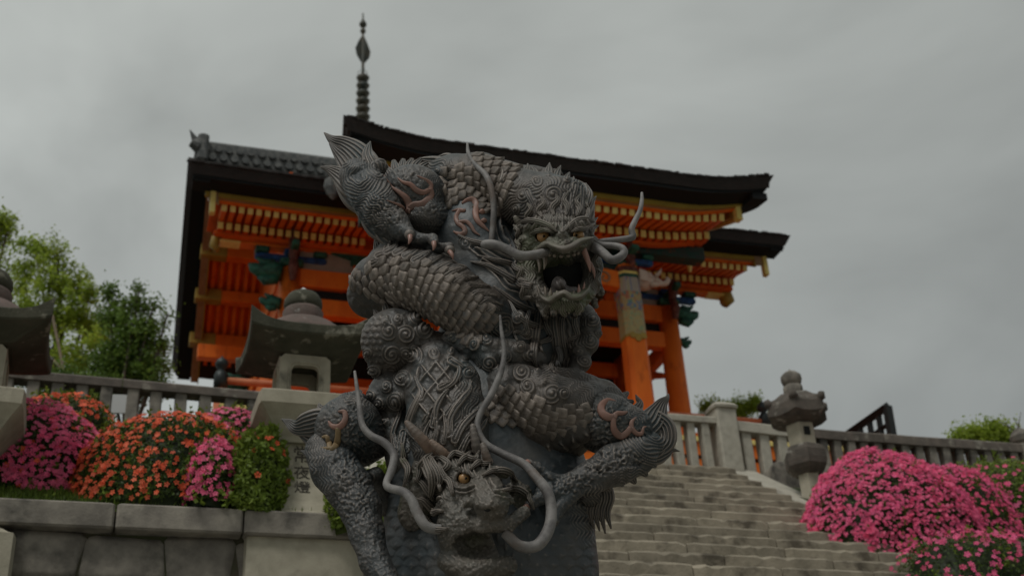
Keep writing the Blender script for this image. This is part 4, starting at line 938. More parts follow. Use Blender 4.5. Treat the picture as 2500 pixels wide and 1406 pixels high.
# ---- signed-distance sculpting on a grid, meshed with surface nets
class Sculpt:
    def __init__(s, h=.008): s.ops = []; s.h = h
    def chain(s, pts, k=.015, op='u', g=0):
        P = [(W(x, y, D), r * PM(x, y, D)) for x, y, D, r in pts]
        if len(P) == 1: P = P * 2
        for a, b in zip(P[:-1], P[1:]): s.ops.append((op, k, a[0], b[0], a[1], b[1]))
        return s
    def sph(s, x, y, D, r, k=.012, op='u'): return s.chain([(x, y, D, r)], k, op)
    def ell(s, x, y, D, rx, ry, rd, ang=0, k=.012, op='u'):
        """ellipsoid: photo-px radii rx, ry and depth radius rd (m), turned by ang in the image"""
        p = PM(x, y, D); c = W(x, y, D); ca, sa = math.cos(R(ang)), math.sin(R(ang))
        Ax = Rv * ca - Uv * sa; Ay = -(Rv * sa + Uv * ca)
        s.ops.append((op + 'e', k, c, (Ax, Ay, Fv), (rx * p, ry * p, rd), None)); return s
    def run(s, lo=None):
        h = s.h; los = []; his = []
        for o in s.ops:
            if o[0][0] != 'u': continue
            if o[0].endswith('e'): m_ = max(o[4]); los.append(o[2] - m_); his.append(o[2] + m_)
            else: m_ = max(o[4], o[5]); los += [o[2] - m_, o[3] - m_]; his += [o[2] + m_, o[3] + m_]
        lo = np.min(los, 0) - 3.2 * h; hi = np.max(his, 0) + 3.2 * h; n = np.ceil((hi - lo) / h).astype(int) + 1
        D = np.full(n, 1.0, np.float32); ax = [lo[i] + h * np.arange(n[i]) for i in range(3)]
        for o in s.ops:
            op, k = o[0], o[1]
            if op.endswith('e'): c0 = o[2] - max(o[4]); c1 = o[2] + max(o[4])
            else: m_ = max(o[4], o[5]); c0 = np.minimum(o[2], o[3]) - m_; c1 = np.maximum(o[2], o[3]) + m_
            i0 = np.maximum(((c0 - lo) / h - 3 - 2 * k / h).astype(int), 0); i1 = np.minimum(((c1 - lo) / h + 4 + 2 * k / h).astype(int), n)
            if np.any(i1 <= i0): continue
            X = ax[0][i0[0]:i1[0], None, None]; Y = ax[1][None, i0[1]:i1[1], None]; Z = ax[2][None, None, i0[2]:i1[2]]
            if op.endswith('e'):
                c = o[2]; A = o[3]; r = o[4]; q = 0; q2 = 0
                for a_, rr in zip(A, r):
                    t = (X - c[0]) * a_[0] + (Y - c[1]) * a_[1] + (Z - c[2]) * a_[2]; q = q + (t / rr) ** 2; q2 = q2 + (t / rr ** 2) ** 2
                q = np.sqrt(q); d = q * (q - 1) / np.sqrt(q2 + 1e-9)
            else:
                a, b = o[2], o[3]; ab = b - a; L2 = ab @ ab + 1e-12
                hh = np.clip(((X - a[0]) * ab[0] + (Y - a[1]) * ab[1] + (Z - a[2]) * ab[2]) / L2, 0, 1)
                d = np.sqrt((X - a[0] - hh * ab[0]) ** 2 + (Y - a[1] - hh * ab[1]) ** 2 + (Z - a[2] - hh * ab[2]) ** 2) - (o[4] + (o[5] - o[4]) * hh)
            sub = D[i0[0]:i1[0], i0[1]:i1[1], i0[2]:i1[2]]; d = d.astype(np.float32)
            if op[0] == 'u':
                q = np.maximum(k - np.abs(sub - d), 0) / k; sub[...] = np.minimum(sub, d) - q * q * k * .25
            else:
                q = np.maximum(k - np.abs(sub + d), 0) / k; sub[...] = np.maximum(sub, -d) + q * q * k * .25
        return nets(D, lo, h)
def nets(D, lo, h):
    S = D < 0; nx, ny, nz_ = D.shape; nc = np.zeros((nx - 1, ny - 1, nz_ - 1), np.uint8)
    for i in (0, 1):
        for j in (0, 1):
            for k in (0, 1): nc += S[i:nx - 1 + i, j:ny - 1 + j, k:nz_ - 1 + k]
    act = (nc > 0) & (nc < 8); idx = np.full(act.shape, -1, np.int32); n = int(act.sum()); idx[act] = np.arange(n)
    acc = np.zeros((n, 3)); cnt = np.zeros(n); F = []
    for a in range(3):
        s0 = [slice(None)] * 3; s1 = [slice(None)] * 3; s0[a] = slice(0, -1); s1[a] = slice(1, None)
        e = np.argwhere(S[tuple(s0)] != S[tuple(s1)]); b, c = (a + 1) % 3, (a + 2) % 3
        e = e[(e[:, b] > 0) & (e[:, c] > 0) & (e[:, b] < D.shape[b] - 1) & (e[:, c] < D.shape[c] - 1)]
        e1 = e.copy(); e1[:, a] += 1; d0 = D[tuple(e.T)]; d1 = D[tuple(e1.T)]; t = d0 / (d0 - d1); p = e.astype(float); p[:, a] += t
        q = []
        for db, dc in ((0, 0), (-1, 0), (-1, -1), (0, -1)):
            g = e.copy(); g[:, b] += db; g[:, c] += dc; q.append(idx[tuple(g.T)])
        for qi in q:
            for k in range(3): acc[:, k] += np.bincount(qi, p[:, k], n)
            cnt += np.bincount(qi, minlength=n)
        q = np.stack(q, 1); ins = S[tuple(e.T)]; q[~ins] = q[~ins][:, ::-1]; F.append(q)
    V = acc / cnt[:, None] * h + lo; return V, np.concatenate(F)
def vnormals(V, F):
    n = np.cross(V[F[:, 2]] - V[F[:, 0]], V[F[:, 3]] - V[F[:, 1]]); N_ = np.zeros_like(V)
    for i in range(4):
        for k in range(3): N_[:, k] += np.bincount(F[:, i], n[:, k], len(V))
    return N_ / (np.linalg.norm(N_, axis=1, keepdims=True) + 1e-12)
def subdiv(V, F):
    """one linear split of every quad, with light smoothing"""
    E = np.concatenate([F[:, [i, (i + 1) % 4]] for i in range(4)]); Es = np.sort(E, 1); key = Es[:, 0].astype(np.int64) * len(V) + Es[:, 1]
    u, inv = np.unique(key, return_inverse=True); e0, e1 = u // len(V), u % len(V); nV, nF = len(V), len(F)
    fc = V[F].mean(1); m_ = (V[e0] + V[e1]) / 2; V2 = np.concatenate([V, m_, fc]); inv = inv.reshape(4, nF) + nV; c = np.arange(nF) + nV + len(u)
    F2 = np.concatenate([np.stack([F[:, i], inv[i], c, inv[(i - 1) % 4]], 1) for i in range(4)])
    return smooth(V2, F2, 2), F2
def smooth(V, F, it=1, w_=.5):
    for _ in range(it):
        acc = np.zeros_like(V); cnt = np.zeros(len(V))
        for i in range(4):
            a, b = F[:, i], F[:, (i + 1) % 4]
            for k in range(3): acc[:, k] += np.bincount(a, V[b, k], len(V)) + np.bincount(b, V[a, k], len(V))
            cnt += np.bincount(a, minlength=len(V)) + np.bincount(b, minlength=len(V))
        V = V * (1 - w_) + w_ * acc / cnt[:, None]
    return V

# ---- relief height maps (in photo px, one per part), pressed into the front of the metal
HX0, HY0, HX1, HY1 = 660, 300, 1700, 1420
_gy, _gx = np.mgrid[HY0:HY1, HX0:HX1].astype(np.float32)
def vnoise(cell, seed):
    r_ = np.random.default_rng(seed); ny, nx = int((HY1 - HY0) / cell) + 3, int((HX1 - HX0) / cell) + 3; g = r_.random((ny, nx)).astype(np.float32) * 2 - 1
    y = (_gy - HY0) / cell; x = (_gx - HX0) / cell; iy, ix = y.astype(int), x.astype(int); fy, fx = y - iy, x - ix; fy = fy * fy * (3 - 2 * fy); fx = fx * fx * (3 - 2 * fx)
    return (g[iy, ix] * (1 - fx) + g[iy, ix + 1] * fx) * (1 - fy) + (g[iy + 1, ix] * (1 - fx) + g[iy + 1, ix + 1] * fx) * fy
NS = {c: vnoise(c, c) for c in (4, 7, 12, 24, 60)}
class Relief:
    def __init__(s): s.H = np.zeros_like(_gx)
    def win(s, x0, y0, x1, y1):
        x0, x1 = max(int(x0) - HX0, 0), min(int(x1) - HX0, HX1 - HX0); y0, y1 = max(int(y0) - HY0, 0), min(int(y1) - HY0, HY1 - HY0); return slice(y0, y1), slice(x0, x1)
    def noise(s, a4=0, a7=0, a12=0, a24=0):
        s.H += NS[4] * a4 + NS[7] * a7 + NS[12] * a12 + NS[24] * a24; return s
    def curl(s, cx, cy, r, dr=1, a=5, turns=3.2, ph=0):
        w_ = s.win(cx - r, cy - r, cx + r + 1, cy + r + 1); x = _gx[w_] - cx; y = _gy[w_] - cy; q = np.hypot(x, y) / r; th = np.arctan2(y, x)
        m_ = np.clip((1 - q) * 5, 0, 1); rid = .5 + .5 * np.cos(2 * math.pi * q * turns - dr * th + ph)
        q = q * (1 + .10 * np.sin(th * 2 + cx) + .06 * np.sin(th * 3 + cy)); h = a * (1 - q * q) * .8 + a * .62 * rid ** 1.1 * np.clip(q * 4, 0, 1) * (.75 + .35 * np.sin(th * 1.0 + cx * .3)) + a * .8 * np.exp(-(q / .16) ** 2)
        s.H[w_] = s.H[w_] * (1 - m_) + h * m_; return s
    def band(s, pts, w0, n=4, a=4, base=1.0, w1=None, edge=.9):
        """a lock of hair along a polyline: raised, with n grooves; width runs w0 -> w1"""
        P = smoothpoly(pts, 7); w1 = w0 * .15 if w1 is None else w1; mw = max(w0, w1) + 2; seg = len(P) - 1
        w_ = s.win(P[:, 0].min() - mw, P[:, 1].min() - mw, P[:, 0].max() + mw, P[:, 1].max() + mw); x = _gx[w_]; y = _gy[w_]
        bd = np.full(x.shape, 1e9, np.float32); bv = np.zeros_like(bd); bu = np.zeros_like(bd)
        for i in range(seg):
            a_, b_ = P[i], P[i + 1]; d = b_ - a_; L2 = d @ d + 1e-6; t = np.clip(((x - a_[0]) * d[0] + (y - a_[1]) * d[1]) / L2, 0, 1)
            dx, dy = x - a_[0] - t * d[0], y - a_[1] - t * d[1]; ds = np.hypot(dx, dy); m_ = ds < bd
            sg = np.sign(d[0] * dy - d[1] * dx); bd = np.where(m_, ds, bd); bv = np.where(m_, ds * sg, bv); bu = np.where(m_, (i + t) / seg, bu)
        wd = w0 + (w1 - w0) * bu; v = bv / wd; m_ = np.clip((1 - np.abs(v)) * wd / 1.6, 0, 1)
        h = a * base * np.sqrt(np.clip(1 - v * v, 0, 1)) + a * .5 * np.cos(math.pi * v * n) * np.clip(1 - v * v, 0, 1) ** .3
        s.H[w_] = s.H[w_] * (1 - m_) + (h + a * .25) * m_ - (1 - m_) * edge * a * .35 * np.exp(-np.clip((np.abs(v) - 1) * wd, 0, 9) / 1.5) * (np.abs(v) > 1); return s
    def flow(s, cx, cy, rx, ry, ang, sp=8, a=2.5, wob=6, wl=40, rot=0):
        """wavy hair grooves over an ellipse; ang = the hair's direction in the image"""
        m0 = max(rx, ry); w_ = s.win(cx - m0, cy - m0, cx + m0, cy + m0); x = _gx[w_] - cx; y = _gy[w_] - cy; cr, sr = math.cos(R(rot)), math.sin(R(rot))
        q = np.hypot((x * cr + y * sr) / rx, (-x * sr + y * cr) / ry); m_ = np.clip((1 - q) * 3, 0, 1); ca, sa = math.cos(R(ang)), math.sin(R(ang))
        al = x * ca + y * sa; pr = -x * sa + y * ca; ph = (pr + wob * np.sin(al / wl * 6.28 + pr * .04) + NS[24][w_] * 5 + NS[60][w_] * 10) / sp
        f = ph - np.floor(ph); rid = 1 - np.abs(2 * f - 1) ** 1.6
        s.H[w_] = s.H[w_] * (1 - m_ * .8) + m_ * (a * rid + a * .3); return s
    def rings(s, cx, cy, r0, r1, sp=8, a=2.5, sq=1.0, wob=2.0):
        """concentric wavy grooves around a knob"""
        w_ = s.win(cx - r1 * 1.3, cy - r1 * 1.3, cx + r1 * 1.3, cy + r1 * 1.3); x = _gx[w_] - cx; y = (_gy[w_] - cy) * sq; q = np.hypot(x, y); th = np.arctan2(y, x)
        m_ = np.clip((q - r0) / 4, 0, 1) * np.clip((r1 - q) / 14, 0, 1); ph = (q + wob * np.sin(th * 5 + q * .12) + NS[24][w_] * 3) / sp; f = ph - np.floor(ph)
        s.H[w_] = s.H[w_] * (1 - m_) + m_ * (a * (1 - np.abs(2 * f - 1) ** 1.5)); return s
    def pits(s, cx, cy, rx, ry, n, r=2.6, a=2.2, seed=0):
        r_ = np.random.default_rng(seed)
        for _ in range(n):
            t = r_.random() ** .5; an = r_.uniform(0, 6.28); px = cx + rx * t * math.cos(an); py = cy + ry * t * math.sin(an); rr = r * r_.uniform(.7, 1.3)
            w_ = s.win(px - rr * 3, py - rr * 3, px + rr * 3, py + rr * 3); s.H[w_] -= a * np.exp(-((_gx[w_] - px) ** 2 + (_gy[w_] - py) ** 2) / rr ** 2)
        return s
    def groove(s, pts, wd=2.5, a=3): 
        P = smoothpoly(pts, 8); w_ = s.win(P[:, 0].min() - 9, P[:, 1].min() - 9, P[:, 0].max() + 9, P[:, 1].max() + 9); x = _gx[w_]; y = _gy[w_]; bd = np.full(x.shape, 1e9)
        for i in range(len(P) - 1):
            a_, b_ = P[i], P[i + 1]; d = b_ - a_; t = np.clip(((x - a_[0]) * d[0] + (y - a_[1]) * d[1]) / (d @ d + 1e-6), 0, 1); bd = np.minimum(bd, np.hypot(x - a_[0] - t * d[0], y - a_[1] - t * d[1]))
        s.H[w_] -= a * np.exp(-(bd / wd) ** 2) - a * .7 * np.exp(-((bd - wd * 1.8) / wd) ** 2); return s
def smoothpoly(pts, n=6):
    P = np.array(pts, float)
    if len(P) < 3: return np.array([P[0] + (P[-1] - P[0]) * t for t in np.linspace(0, 1, n)])
    out_ = []; Q = np.vstack([2 * P[0] - P[1], P, 2 * P[-1] - P[-2]])
    for i in range(1, len(Q) - 2):
        for t in np.linspace(0, 1, n, endpoint=False):
            a, b, c, d = Q[i - 1:i + 3]; out_.append(.5 * (2 * b + (c - a) * t + (2 * a - 5 * b + 4 * c - d) * t * t + (3 * b - a - 3 * c + d) * t ** 3))
    out_.append(P[-1]); return np.array(out_)

bvh_v = []; bvh_f = []
def finish(name, S, Rl, m, parent=None, amp=1.3, **k):
    V, F = S.run(); V = smooth(V, F, 1, .4)
    n0 = len(bvh_v) and sum(len(v) for v in bvh_v) or 0
    bvh_v.append(V); bvh_f.append(F + n0)
    V, F = subdiv(V, F); N_ = vnormals(V, F); d = V @ Fv; px = 1250 + FPX * (V @ Rv) / d; py = 703 - FPX * (V @ Uv) / d
    if Rl is not None:
        ix = np.clip(px - HX0, 0, HX1 - HX0 - 1.01); iy = np.clip(py - HY0, 0, HY1 - HY0 - 1.01); jx, jy = ix.astype(int), iy.astype(int); fx, fy = ix - jx, iy - jy; H = Rl.H
        hv = (H[jy, jx] * (1 - fx) + H[jy, jx + 1] * fx) * (1 - fy) + (H[jy + 1, jx] * (1 - fx) + H[jy + 1, jx + 1] * fx) * fy
        vd = -V / np.linalg.norm(V, axis=1, keepdims=True); fac = np.clip(((N_ * vd).sum(1) + .05) * 2.5, 0, 1)
        V = V + N_ * (hv * fac * amp * d / FPX)[:, None]
    o = dmesh(name, V, F, m, parent, **k); return o

# ================= volumes, part by part (photo x, y, depth towards the viewer, radius px)
NZ = dict(a4=.35, a7=.5, a12=.7)
# pillar-like trunk with the smooth belly
S = Sculpt(.0085)
S.chain([(1120, 455, -.08, 66), (1140, 520, -.04, 88), (1160, 600, -.02, 102), (1185, 680, -.03, 112), (1215, 770, -.04, 125), (1210, 870, -.06, 150), (1190, 980, -.08, 180), (1190, 1090, -.10, 225), (1195, 1230, -.12, 252), (1195, 1400, -.12, 262), (1195, 1560, -.12, 268)], .03)
Rl = Relief().noise(.12, .2, .35, .6)
for pts in ([(1150, 600), (1185, 605), (1215, 622), (1250, 640)], [(1130, 590), (1160, 610), (1200, 640), (1235, 655), (1262, 690)], [(1180, 640), (1215, 670), (1240, 700), (1275, 715), (1300, 760)], [(1220, 470), (1215, 540), (1222, 580), (1240, 600)], [(1228, 560), (1245, 590), (1262, 640)]):
    Rl.groove(pts, 3.2, 5)
for cx, cy, r, d_ in ((1138, 595, 16, 1), (1232, 800, 26, 1), (1282, 812, 24, -1), (1230, 755, 16, 1), (1268, 770, 14, 1)): Rl.curl(cx, cy, r, d_, 5, 2.6)
for j in range(16):
    for i in range(16):
        x = 930 + i * 38 + (j % 2) * 19; y = 1090 + j * 24
        if y > 1105 and (x > 1330 or x < 1010 or y > 1280): Rl.curl(x, y, 24, 1, 2.2, .5)
Rl.curl(1400, 1170, 34, 1, 4, 4); Rl.curl(1445, 1130, 26, 1, 4, 3); Rl.flow(1440, 1250, 60, 90, 80, 9, 4)
Rl.curl(1400, 1200, 20, 1, 4, 3); Rl.curl(1445, 1130, 20, 1, 3, 3); Rl.curl(1000, 1140, 14, 1, 3)
trunk_o = finish('trunk_coil', S, Rl, M['bronze_smooth'])
# neck that arches over to the head
S = Sculpt(.0075)
S.chain([(1062, 450, -.06, 58), (1110, 444, -.02, 66), (1170, 444, .02, 70), (1228, 458, .06, 64), (1285, 488, .12, 70), (1345, 512, .18, 80), (1368, 560, .2, 76)], .02)
S.chain([(1330, 462, .14, 42), (1380, 486, .18, 50), (1408, 522, .16, 32)], .02); S.chain([(1250, 440, .05, 40), (1300, 440, .08, 34), (1350, 438, .1, 26)], .02)
Rl = Relief().noise(**NZ).flow(1290, 500, 100, 70, -35, 8, 3, 5, 50).flow(1390, 470, 75, 80, 70, 7, 3, 5, 40).flow(1060, 415, 60, 40, 20, 7, 2.5)
for cx, cy, r, d_ in ((1350, 478, 27, 1), (1312, 446, 17, -1), (1280, 478, 22, 1), (1330, 500, 15, -1), (1300, 540, 17, 1), (1262, 510, 15, 1), (1380, 522, 14, -1), (1398, 470, 16, 1), (1302, 495, 14, 1), (1418, 446, 15, -1), (1340, 420, 14, 1), (1382, 440, 13, -1), (1425, 500, 15, 1), (1352, 540, 12, 1), (1070, 418, 12, 1), (1096, 412, 11, -1)): Rl.curl(cx, cy, r, d_, 5.5, 2.8)
for pts, w_ in (([(1290, 470), (1310, 520), (1290, 555)], 9), ([(1402, 455), (1395, 500), (1402, 545)], 10), ([(1420, 460), (1418, 510), (1428, 550)], 9), ([(1380, 480), (1370, 510), (1375, 545)], 8), ([(1330, 520), (1318, 545), (1325, 560)], 7)): Rl.band(pts, w_, 3, 4)
neck_o = finish('neck', S, Rl, M['bronze_scale'])
# left haunch and the raised leg
S = Sculpt(.0075)
S.ell(1010, 478, .08, 82, 76, .13, 20, .02); S.ell(1040, 530, .07, 62, 52, .12, 0, .02); S.chain([(1040, 480, .02, 60), (1090, 500, -.04, 60)], .02)
Rl = Relief().noise(.7, 1.0, .8).pits(1020, 490, 90, 90, 240, 3, 1.6, 5).flow(1050, 455, 30, 55, 80, 6, 2.2).flow(1010, 545, 70, 30, 60, 6, 1.8)
finish('thigh', S, Rl, M['bronze_hide'])
S = Sculpt(.007)
S.chain([(872, 432, .10, 44), (905, 470, .15, 50), (935, 510, .18, 44), (965, 545, .20, 33), (985, 566, .21, 26)], .02)
S.sph(878, 425, .17, 25); S.sph(926, 408, .14, 20, .02)
S.chain([(880, 470, .1, 34), (915, 520, .12, 34), (935, 555, .12, 22), (975, 585, .14, 14)], .02)
S.chain([(975, 562, .21, 20), (1000, 568, .25, 13), (1001, 575, .27, 12)], .01); S.chain([(990, 572, .2, 18), (1030, 585, .24, 14), (1057, 582, .27, 12), (1060, 592, .28, 11)], .01); S.chain([(1020, 590, .19, 16), (1070, 606, .23, 13), (1096, 604, .26, 12), (1098, 614, .265, 11)], .01)
Rl = Relief().noise(.5, .7, .8).rings(878, 428, 14, 95, 7.5, 3.2).rings(925, 408, 10, 42, 7, 3).flow(905, 520, 60, 55, 20, 7.5, 3.4, 5, 34).pits(945, 510, 45, 45, 130, 2.6, 2, 2)
Rl.flow(865, 395, 36, 30, -75, 7, 3)
finish('foreleg', S, Rl, M['bronze_hide'])
# big scaled coil across the front
CA = [(905, 720, -.08, 58), (925, 690, .00, 66), (962, 673, .08, 76), (1035, 690, .17, 76), (1105, 725, .21, 75), (1168, 768, .19, 72), (1222, 806, .10, 64), (1262, 835, 0, 55)]
S = Sculpt(.0075); S.chain(CA, .02)
S.chain([(925, 628, .02, 24), (960, 605, .07, 26), (1010, 610, .13, 24), (1060, 634, .16, 22), (1120, 668, .17, 20), (1175, 708, .15, 17), (1225, 760, .10, 12)], .025)
Rl = Relief().noise(.4, .6, .9)
for i, (x, y, L_, an) in enumerate(((925, 630, 34, -60), (942, 612, 38, -62), (962, 602, 40, -58), (985, 605, 42, -45), (1008, 612, 46, -38), (1030, 622, 48, -30), (1055, 632, 52, -25), (1080, 646, 52, -22), (1104, 658, 52, -12), (1126, 674, 50, 2), (1148, 690, 48, 12), (1170, 708, 46, 20), (1190, 726, 42, 28), (1208, 746, 40, 40))):
    a = R(an); Rl.band([(x - 18, y + 16), (x, y + 6), (x + L_ * .45 * math.cos(a), y + L_ * .45 * math.sin(a) + 4), (x + L_ * math.cos(a), y + L_ * math.sin(a))], 11, 3, 3.6)
Rl.rings(1224, 800, 8, 46, 8, 3.5)
coilA = finish('scaled_coil', S, Rl, M['bronze_scale'])
# shoulder knot with curls
S = Sculpt(.0075); S.ell(965, 832, .12, 84, 80, .14, 0, .02); S.chain([(990, 850, .12, 62), (1050, 860, .1, 50), (1100, 870, .06, 60)], .03); S.chain([(930, 880, .1, 38), (925, 905, .1, 20)], .02); S.chain([(960, 900, .06, 50), (985, 935, .04, 40)], .02)
Rl = Relief().noise(.4, .8, 1.2)
for j in range(9):
    for i in range(9):
        x = 884 + i * 15 + (j % 2) * 7; y = 775 + j * 15
        if x < 948 + 10 * math.sin(j) and y < 900: Rl.curl(x, y, 10, 1, 2.6, .6)
Rl.flow(990, 900, 60, 40, 10, 7, 2.4)
for cx, cy, r, d_ in ((1018, 776, 22, 1), (950, 810, 25, 1), (989, 818, 27, -1), (1036, 806, 27, 1), (958, 863, 28, 1), (990, 862, 19, -1), (942, 790, 13, 1), (970, 782, 14, 1), (915, 903, 20, 1), (900, 860, 14, 1), (1008, 850, 12, 1)): Rl.curl(cx, cy, r, d_, 7, 2.8)
finish('shoulder', S, Rl, M['bronze'])
# mane of the lower dragon
S = Sculpt(.0075)
S.chain([(1070, 905, .13, 74), (1085, 960, .18, 92), (1095, 1030, .22, 100), (1105, 1100, .24, 96)], .03); S.ell(960, 965, .05, 62, 62, .12, 0, .03); S.chain([(1030, 880, .14, 36), (1075, 868, .14, 34), (1115, 885, .12, 36)], .02); S.chain([(935, 985, .02, 40), (975, 1060, .05, 46), (1000, 1120, .06, 60)], .03)
S.chain([(985, 965, .14, 26), (1000, 920, .15, 26), (1035, 885, .16, 24)], .02)
Rl = Relief().noise(.4, .7, .9)
def net(Rl, cx, cy, rx, ry, sx, sy, a, sh=.12):
    w_ = Rl.win(cx - rx, cy - ry, cx + rx, cy + ry); x = _gx[w_] - cx; y = _gy[w_] - cy; q = np.hypot(x / rx, y / ry); m_ = np.clip((1 - q) * 4, 0, 1)
    u = x / sx + y / sy; v = x / sx - y / sy; fu = np.abs((u % 1) - .5) * 2; fv = np.abs((v % 1) - .5) * 2; e = np.maximum(fu, fv); Rl.H[w_] += m_ * a * (np.clip((e - .74) / .2, 0, 1) - .3 * (1 - e))
net(Rl, 1085, 960, 88, 100, 40, 50, 5)
Rl.flow(1135, 1010, 50, 90, -70, 8, 3, 6, 60).flow(1020, 1090, 50, 60, 80, 7, 3).flow(1150, 930, 40, 60, 80, 7, 2.5)
for pts, w_ in (([(1030, 1075), (1003, 1040), (1012, 1000), (1030, 960), (1020, 930), (1026, 900)], 11), ([(1060, 1040), (1066, 1000), (1080, 970), (1092, 955)], 11), ([(1095, 1060), (1098, 1020), (1120, 985), (1140, 965), (1148, 935)], 15), ([(1075, 950), (1110, 930), (1118, 900)], 10), ([(1110, 1075), (1130, 1035), (1160, 1005), (1175, 985)], 12),
                ([(1100, 885), (1128, 905), (1120, 930)], 12), ([(985, 1060), (980, 1110), (990, 1150)], 12), ([(1040, 1085), (1036, 1050), (1050, 1010)], 9), ([(1125, 1100), (1140, 1070), (1165, 1040)], 11), ([(1060, 1080), (1070, 1045), (1064, 1015)], 9), ([(1084, 1080), (1090, 1045), (1085, 1010)], 8), ([(970, 1100), (962, 1050), (978, 1010)], 9)):
    Rl.band(pts, w_, 3, 5.5, w1=3)
for cx, cy, r, d_, t_ in ((965, 980, 27, 1, 3.6), (927, 985, 19, -1, 3.4), (1010, 868, 26, 1, 3.4), (985, 925, 26, 1, 3.4), (942, 1030, 13, 1, 2.4), (908, 965, 16, 1, 3), (1060, 868, 17, -1, 2.6), (1137, 872, 16, 1, 2.6), (1140, 912, 18, -1, 2.6), (1100, 862, 11, 1, 2), (945, 945, 18, 1, 3)): Rl.curl(cx, cy, r, d_, 7.5, t_)
finish('mane', S, Rl, M['bronze'])
# curls between the two dragons
S = Sculpt(.0075); S.chain([(1110, 835, .16, 34), (1160, 850, .19, 38), (1205, 868, .20, 44), (1250, 872, .19, 42), (1300, 880, .12, 36)], .02); S.chain([(1225, 765, .17, 26), (1265, 790, .16, 28), (1290, 815, .13, 26)], .02); S.chain([(1190, 900, .18, 34), (1180, 950, .14, 30)], .02)
Rl = Relief().noise(.4, .7, 1)
Rl.flow(1180, 920, 50, 60, 80, 7, 2.5)
for cx, cy, r, d_ in ((1228, 758, 16, 1), (1262, 778, 18, -1), (1284, 812, 20, 1), (1268, 850, 16, -1), (1290, 868, 16, 1), (1180, 930, 16, 1), (1210, 905, 14, -1), (1107, 824, 14, 1), (1158, 842, 20, -1), (1195, 885, 22, 1), (1235, 868, 18, 1), (1190, 830, 16, 1), (1130, 880, 18, 1)): Rl.curl(cx, cy, r, d_, 7, 2.8)
finish('curl_cluster', S, Rl, M['bronze'])
# right-hand coil with belly plates
CC = [(1200, 930, .10, 62), (1255, 970, .16, 84), (1320, 1000, .18, 92), (1385, 1010, .14, 84), (1430, 1000, .06, 70), (1465, 980, 0, 56)]
S = Sculpt(.0075); S.chain(CC, .02); S.chain([(1215, 1010, .08, 50), (1270, 1055, .12, 56), (1330, 1075, .12, 52), (1395, 1070, .08, 48)], .03)
S.chain([(1290, 905, .1, 30), (1350, 925, .12, 28), (1400, 925, .09, 26), (1440, 940, .05, 26)], .02)
Rl = Relief().noise(.4, .7, .9)
for i in range(8): Rl.curl(1222 + i * 29, 1052 + 30 * math.sin(i / 7 * 3.1), 33 - abs(i - 3.5), 1, 9, .5)
Rl.flow(1330, 915, 90, 30, 8, 7, 3).flow(1420, 955, 45, 50, 40, 7, 2.5)
for cx, cy, r, d_ in ((1232, 878, 18, 1), (1275, 912, 26, 1), (1290, 945, 22, 1), (1330, 940, 14, -1), (1345, 962, 30, 1), (1374, 962, 20, -1), (1260, 868, 13, 1), (1206, 890, 17, 1), (1312, 912, 12, 1)): Rl.curl(cx, cy, r, d_, 7, 3)
coilC = finish('scaled_coil', S, Rl, M['bronze_scale'])
# right shoulder and foreleg
S = Sculpt(.0075); S.ell(1480, 1035, .13, 82, 76, .13, 15, .02); S.ell(1540, 1050, .12, 52, 56, .11, 30, .03); S.chain([(1440, 1000, .05, 60), (1480, 1010, .05, 60)], .02)
S.chain([(1490, 968, .08, 26), (1515, 985, .08, 20)], .02)
Rl = Relief().noise(.8, 1.1, .9).pits(1450, 1060, 70, 80, 380, 2.8, 2.2, 8).flow(1500, 965, 34, 30, 80, 6, 2.6).pits(1530, 1040, 60, 60, 150, 2.6, 1.8, 9).flow(1560, 1010, 40, 26, 35, 6, 2.6)
finish('thigh', S, Rl, M['bronze_hide'])
S = Sculpt(.0075); S.chain([(1585, 1085, .12, 34), (1555, 1110, .15, 46), (1500, 1135, .19, 50), (1440, 1165, .22, 38), (1385, 1190, .24, 30), (1330, 1205, .26, 26)], .02)
S.chain([(1385, 1180, .24, 20), (1340, 1165, .27, 14), (1310, 1140, .28, 13), (1290, 1128, .29, 10)], .01); S.chain([(1370, 1200, .26, 20), (1320, 1215, .3, 16), (1290, 1235, .31, 14)], .01); S.chain([(1400, 1200, .24, 22), (1365, 1240, .27, 16), (1350, 1275, .28, 14)], .01)
S.chain([(1430, 1195, .1, 36), (1455, 1225, .0, 24)], .02)
Rl = Relief().noise(.5, .9, .9).rings(1600, 1045, 20, 100, 8, 3.4).pits(1490, 1125, 80, 34, 330, 2.8, 2.4, 3).flow(1545, 1160, 60, 26, -12, 7, 3).flow(1455, 1215, 40, 40, 75, 8, 4).pits(1400, 1180, 50, 25, 120, 2.6, 2, 4)
finish('foreleg', S, Rl, M['bronze_hide'])
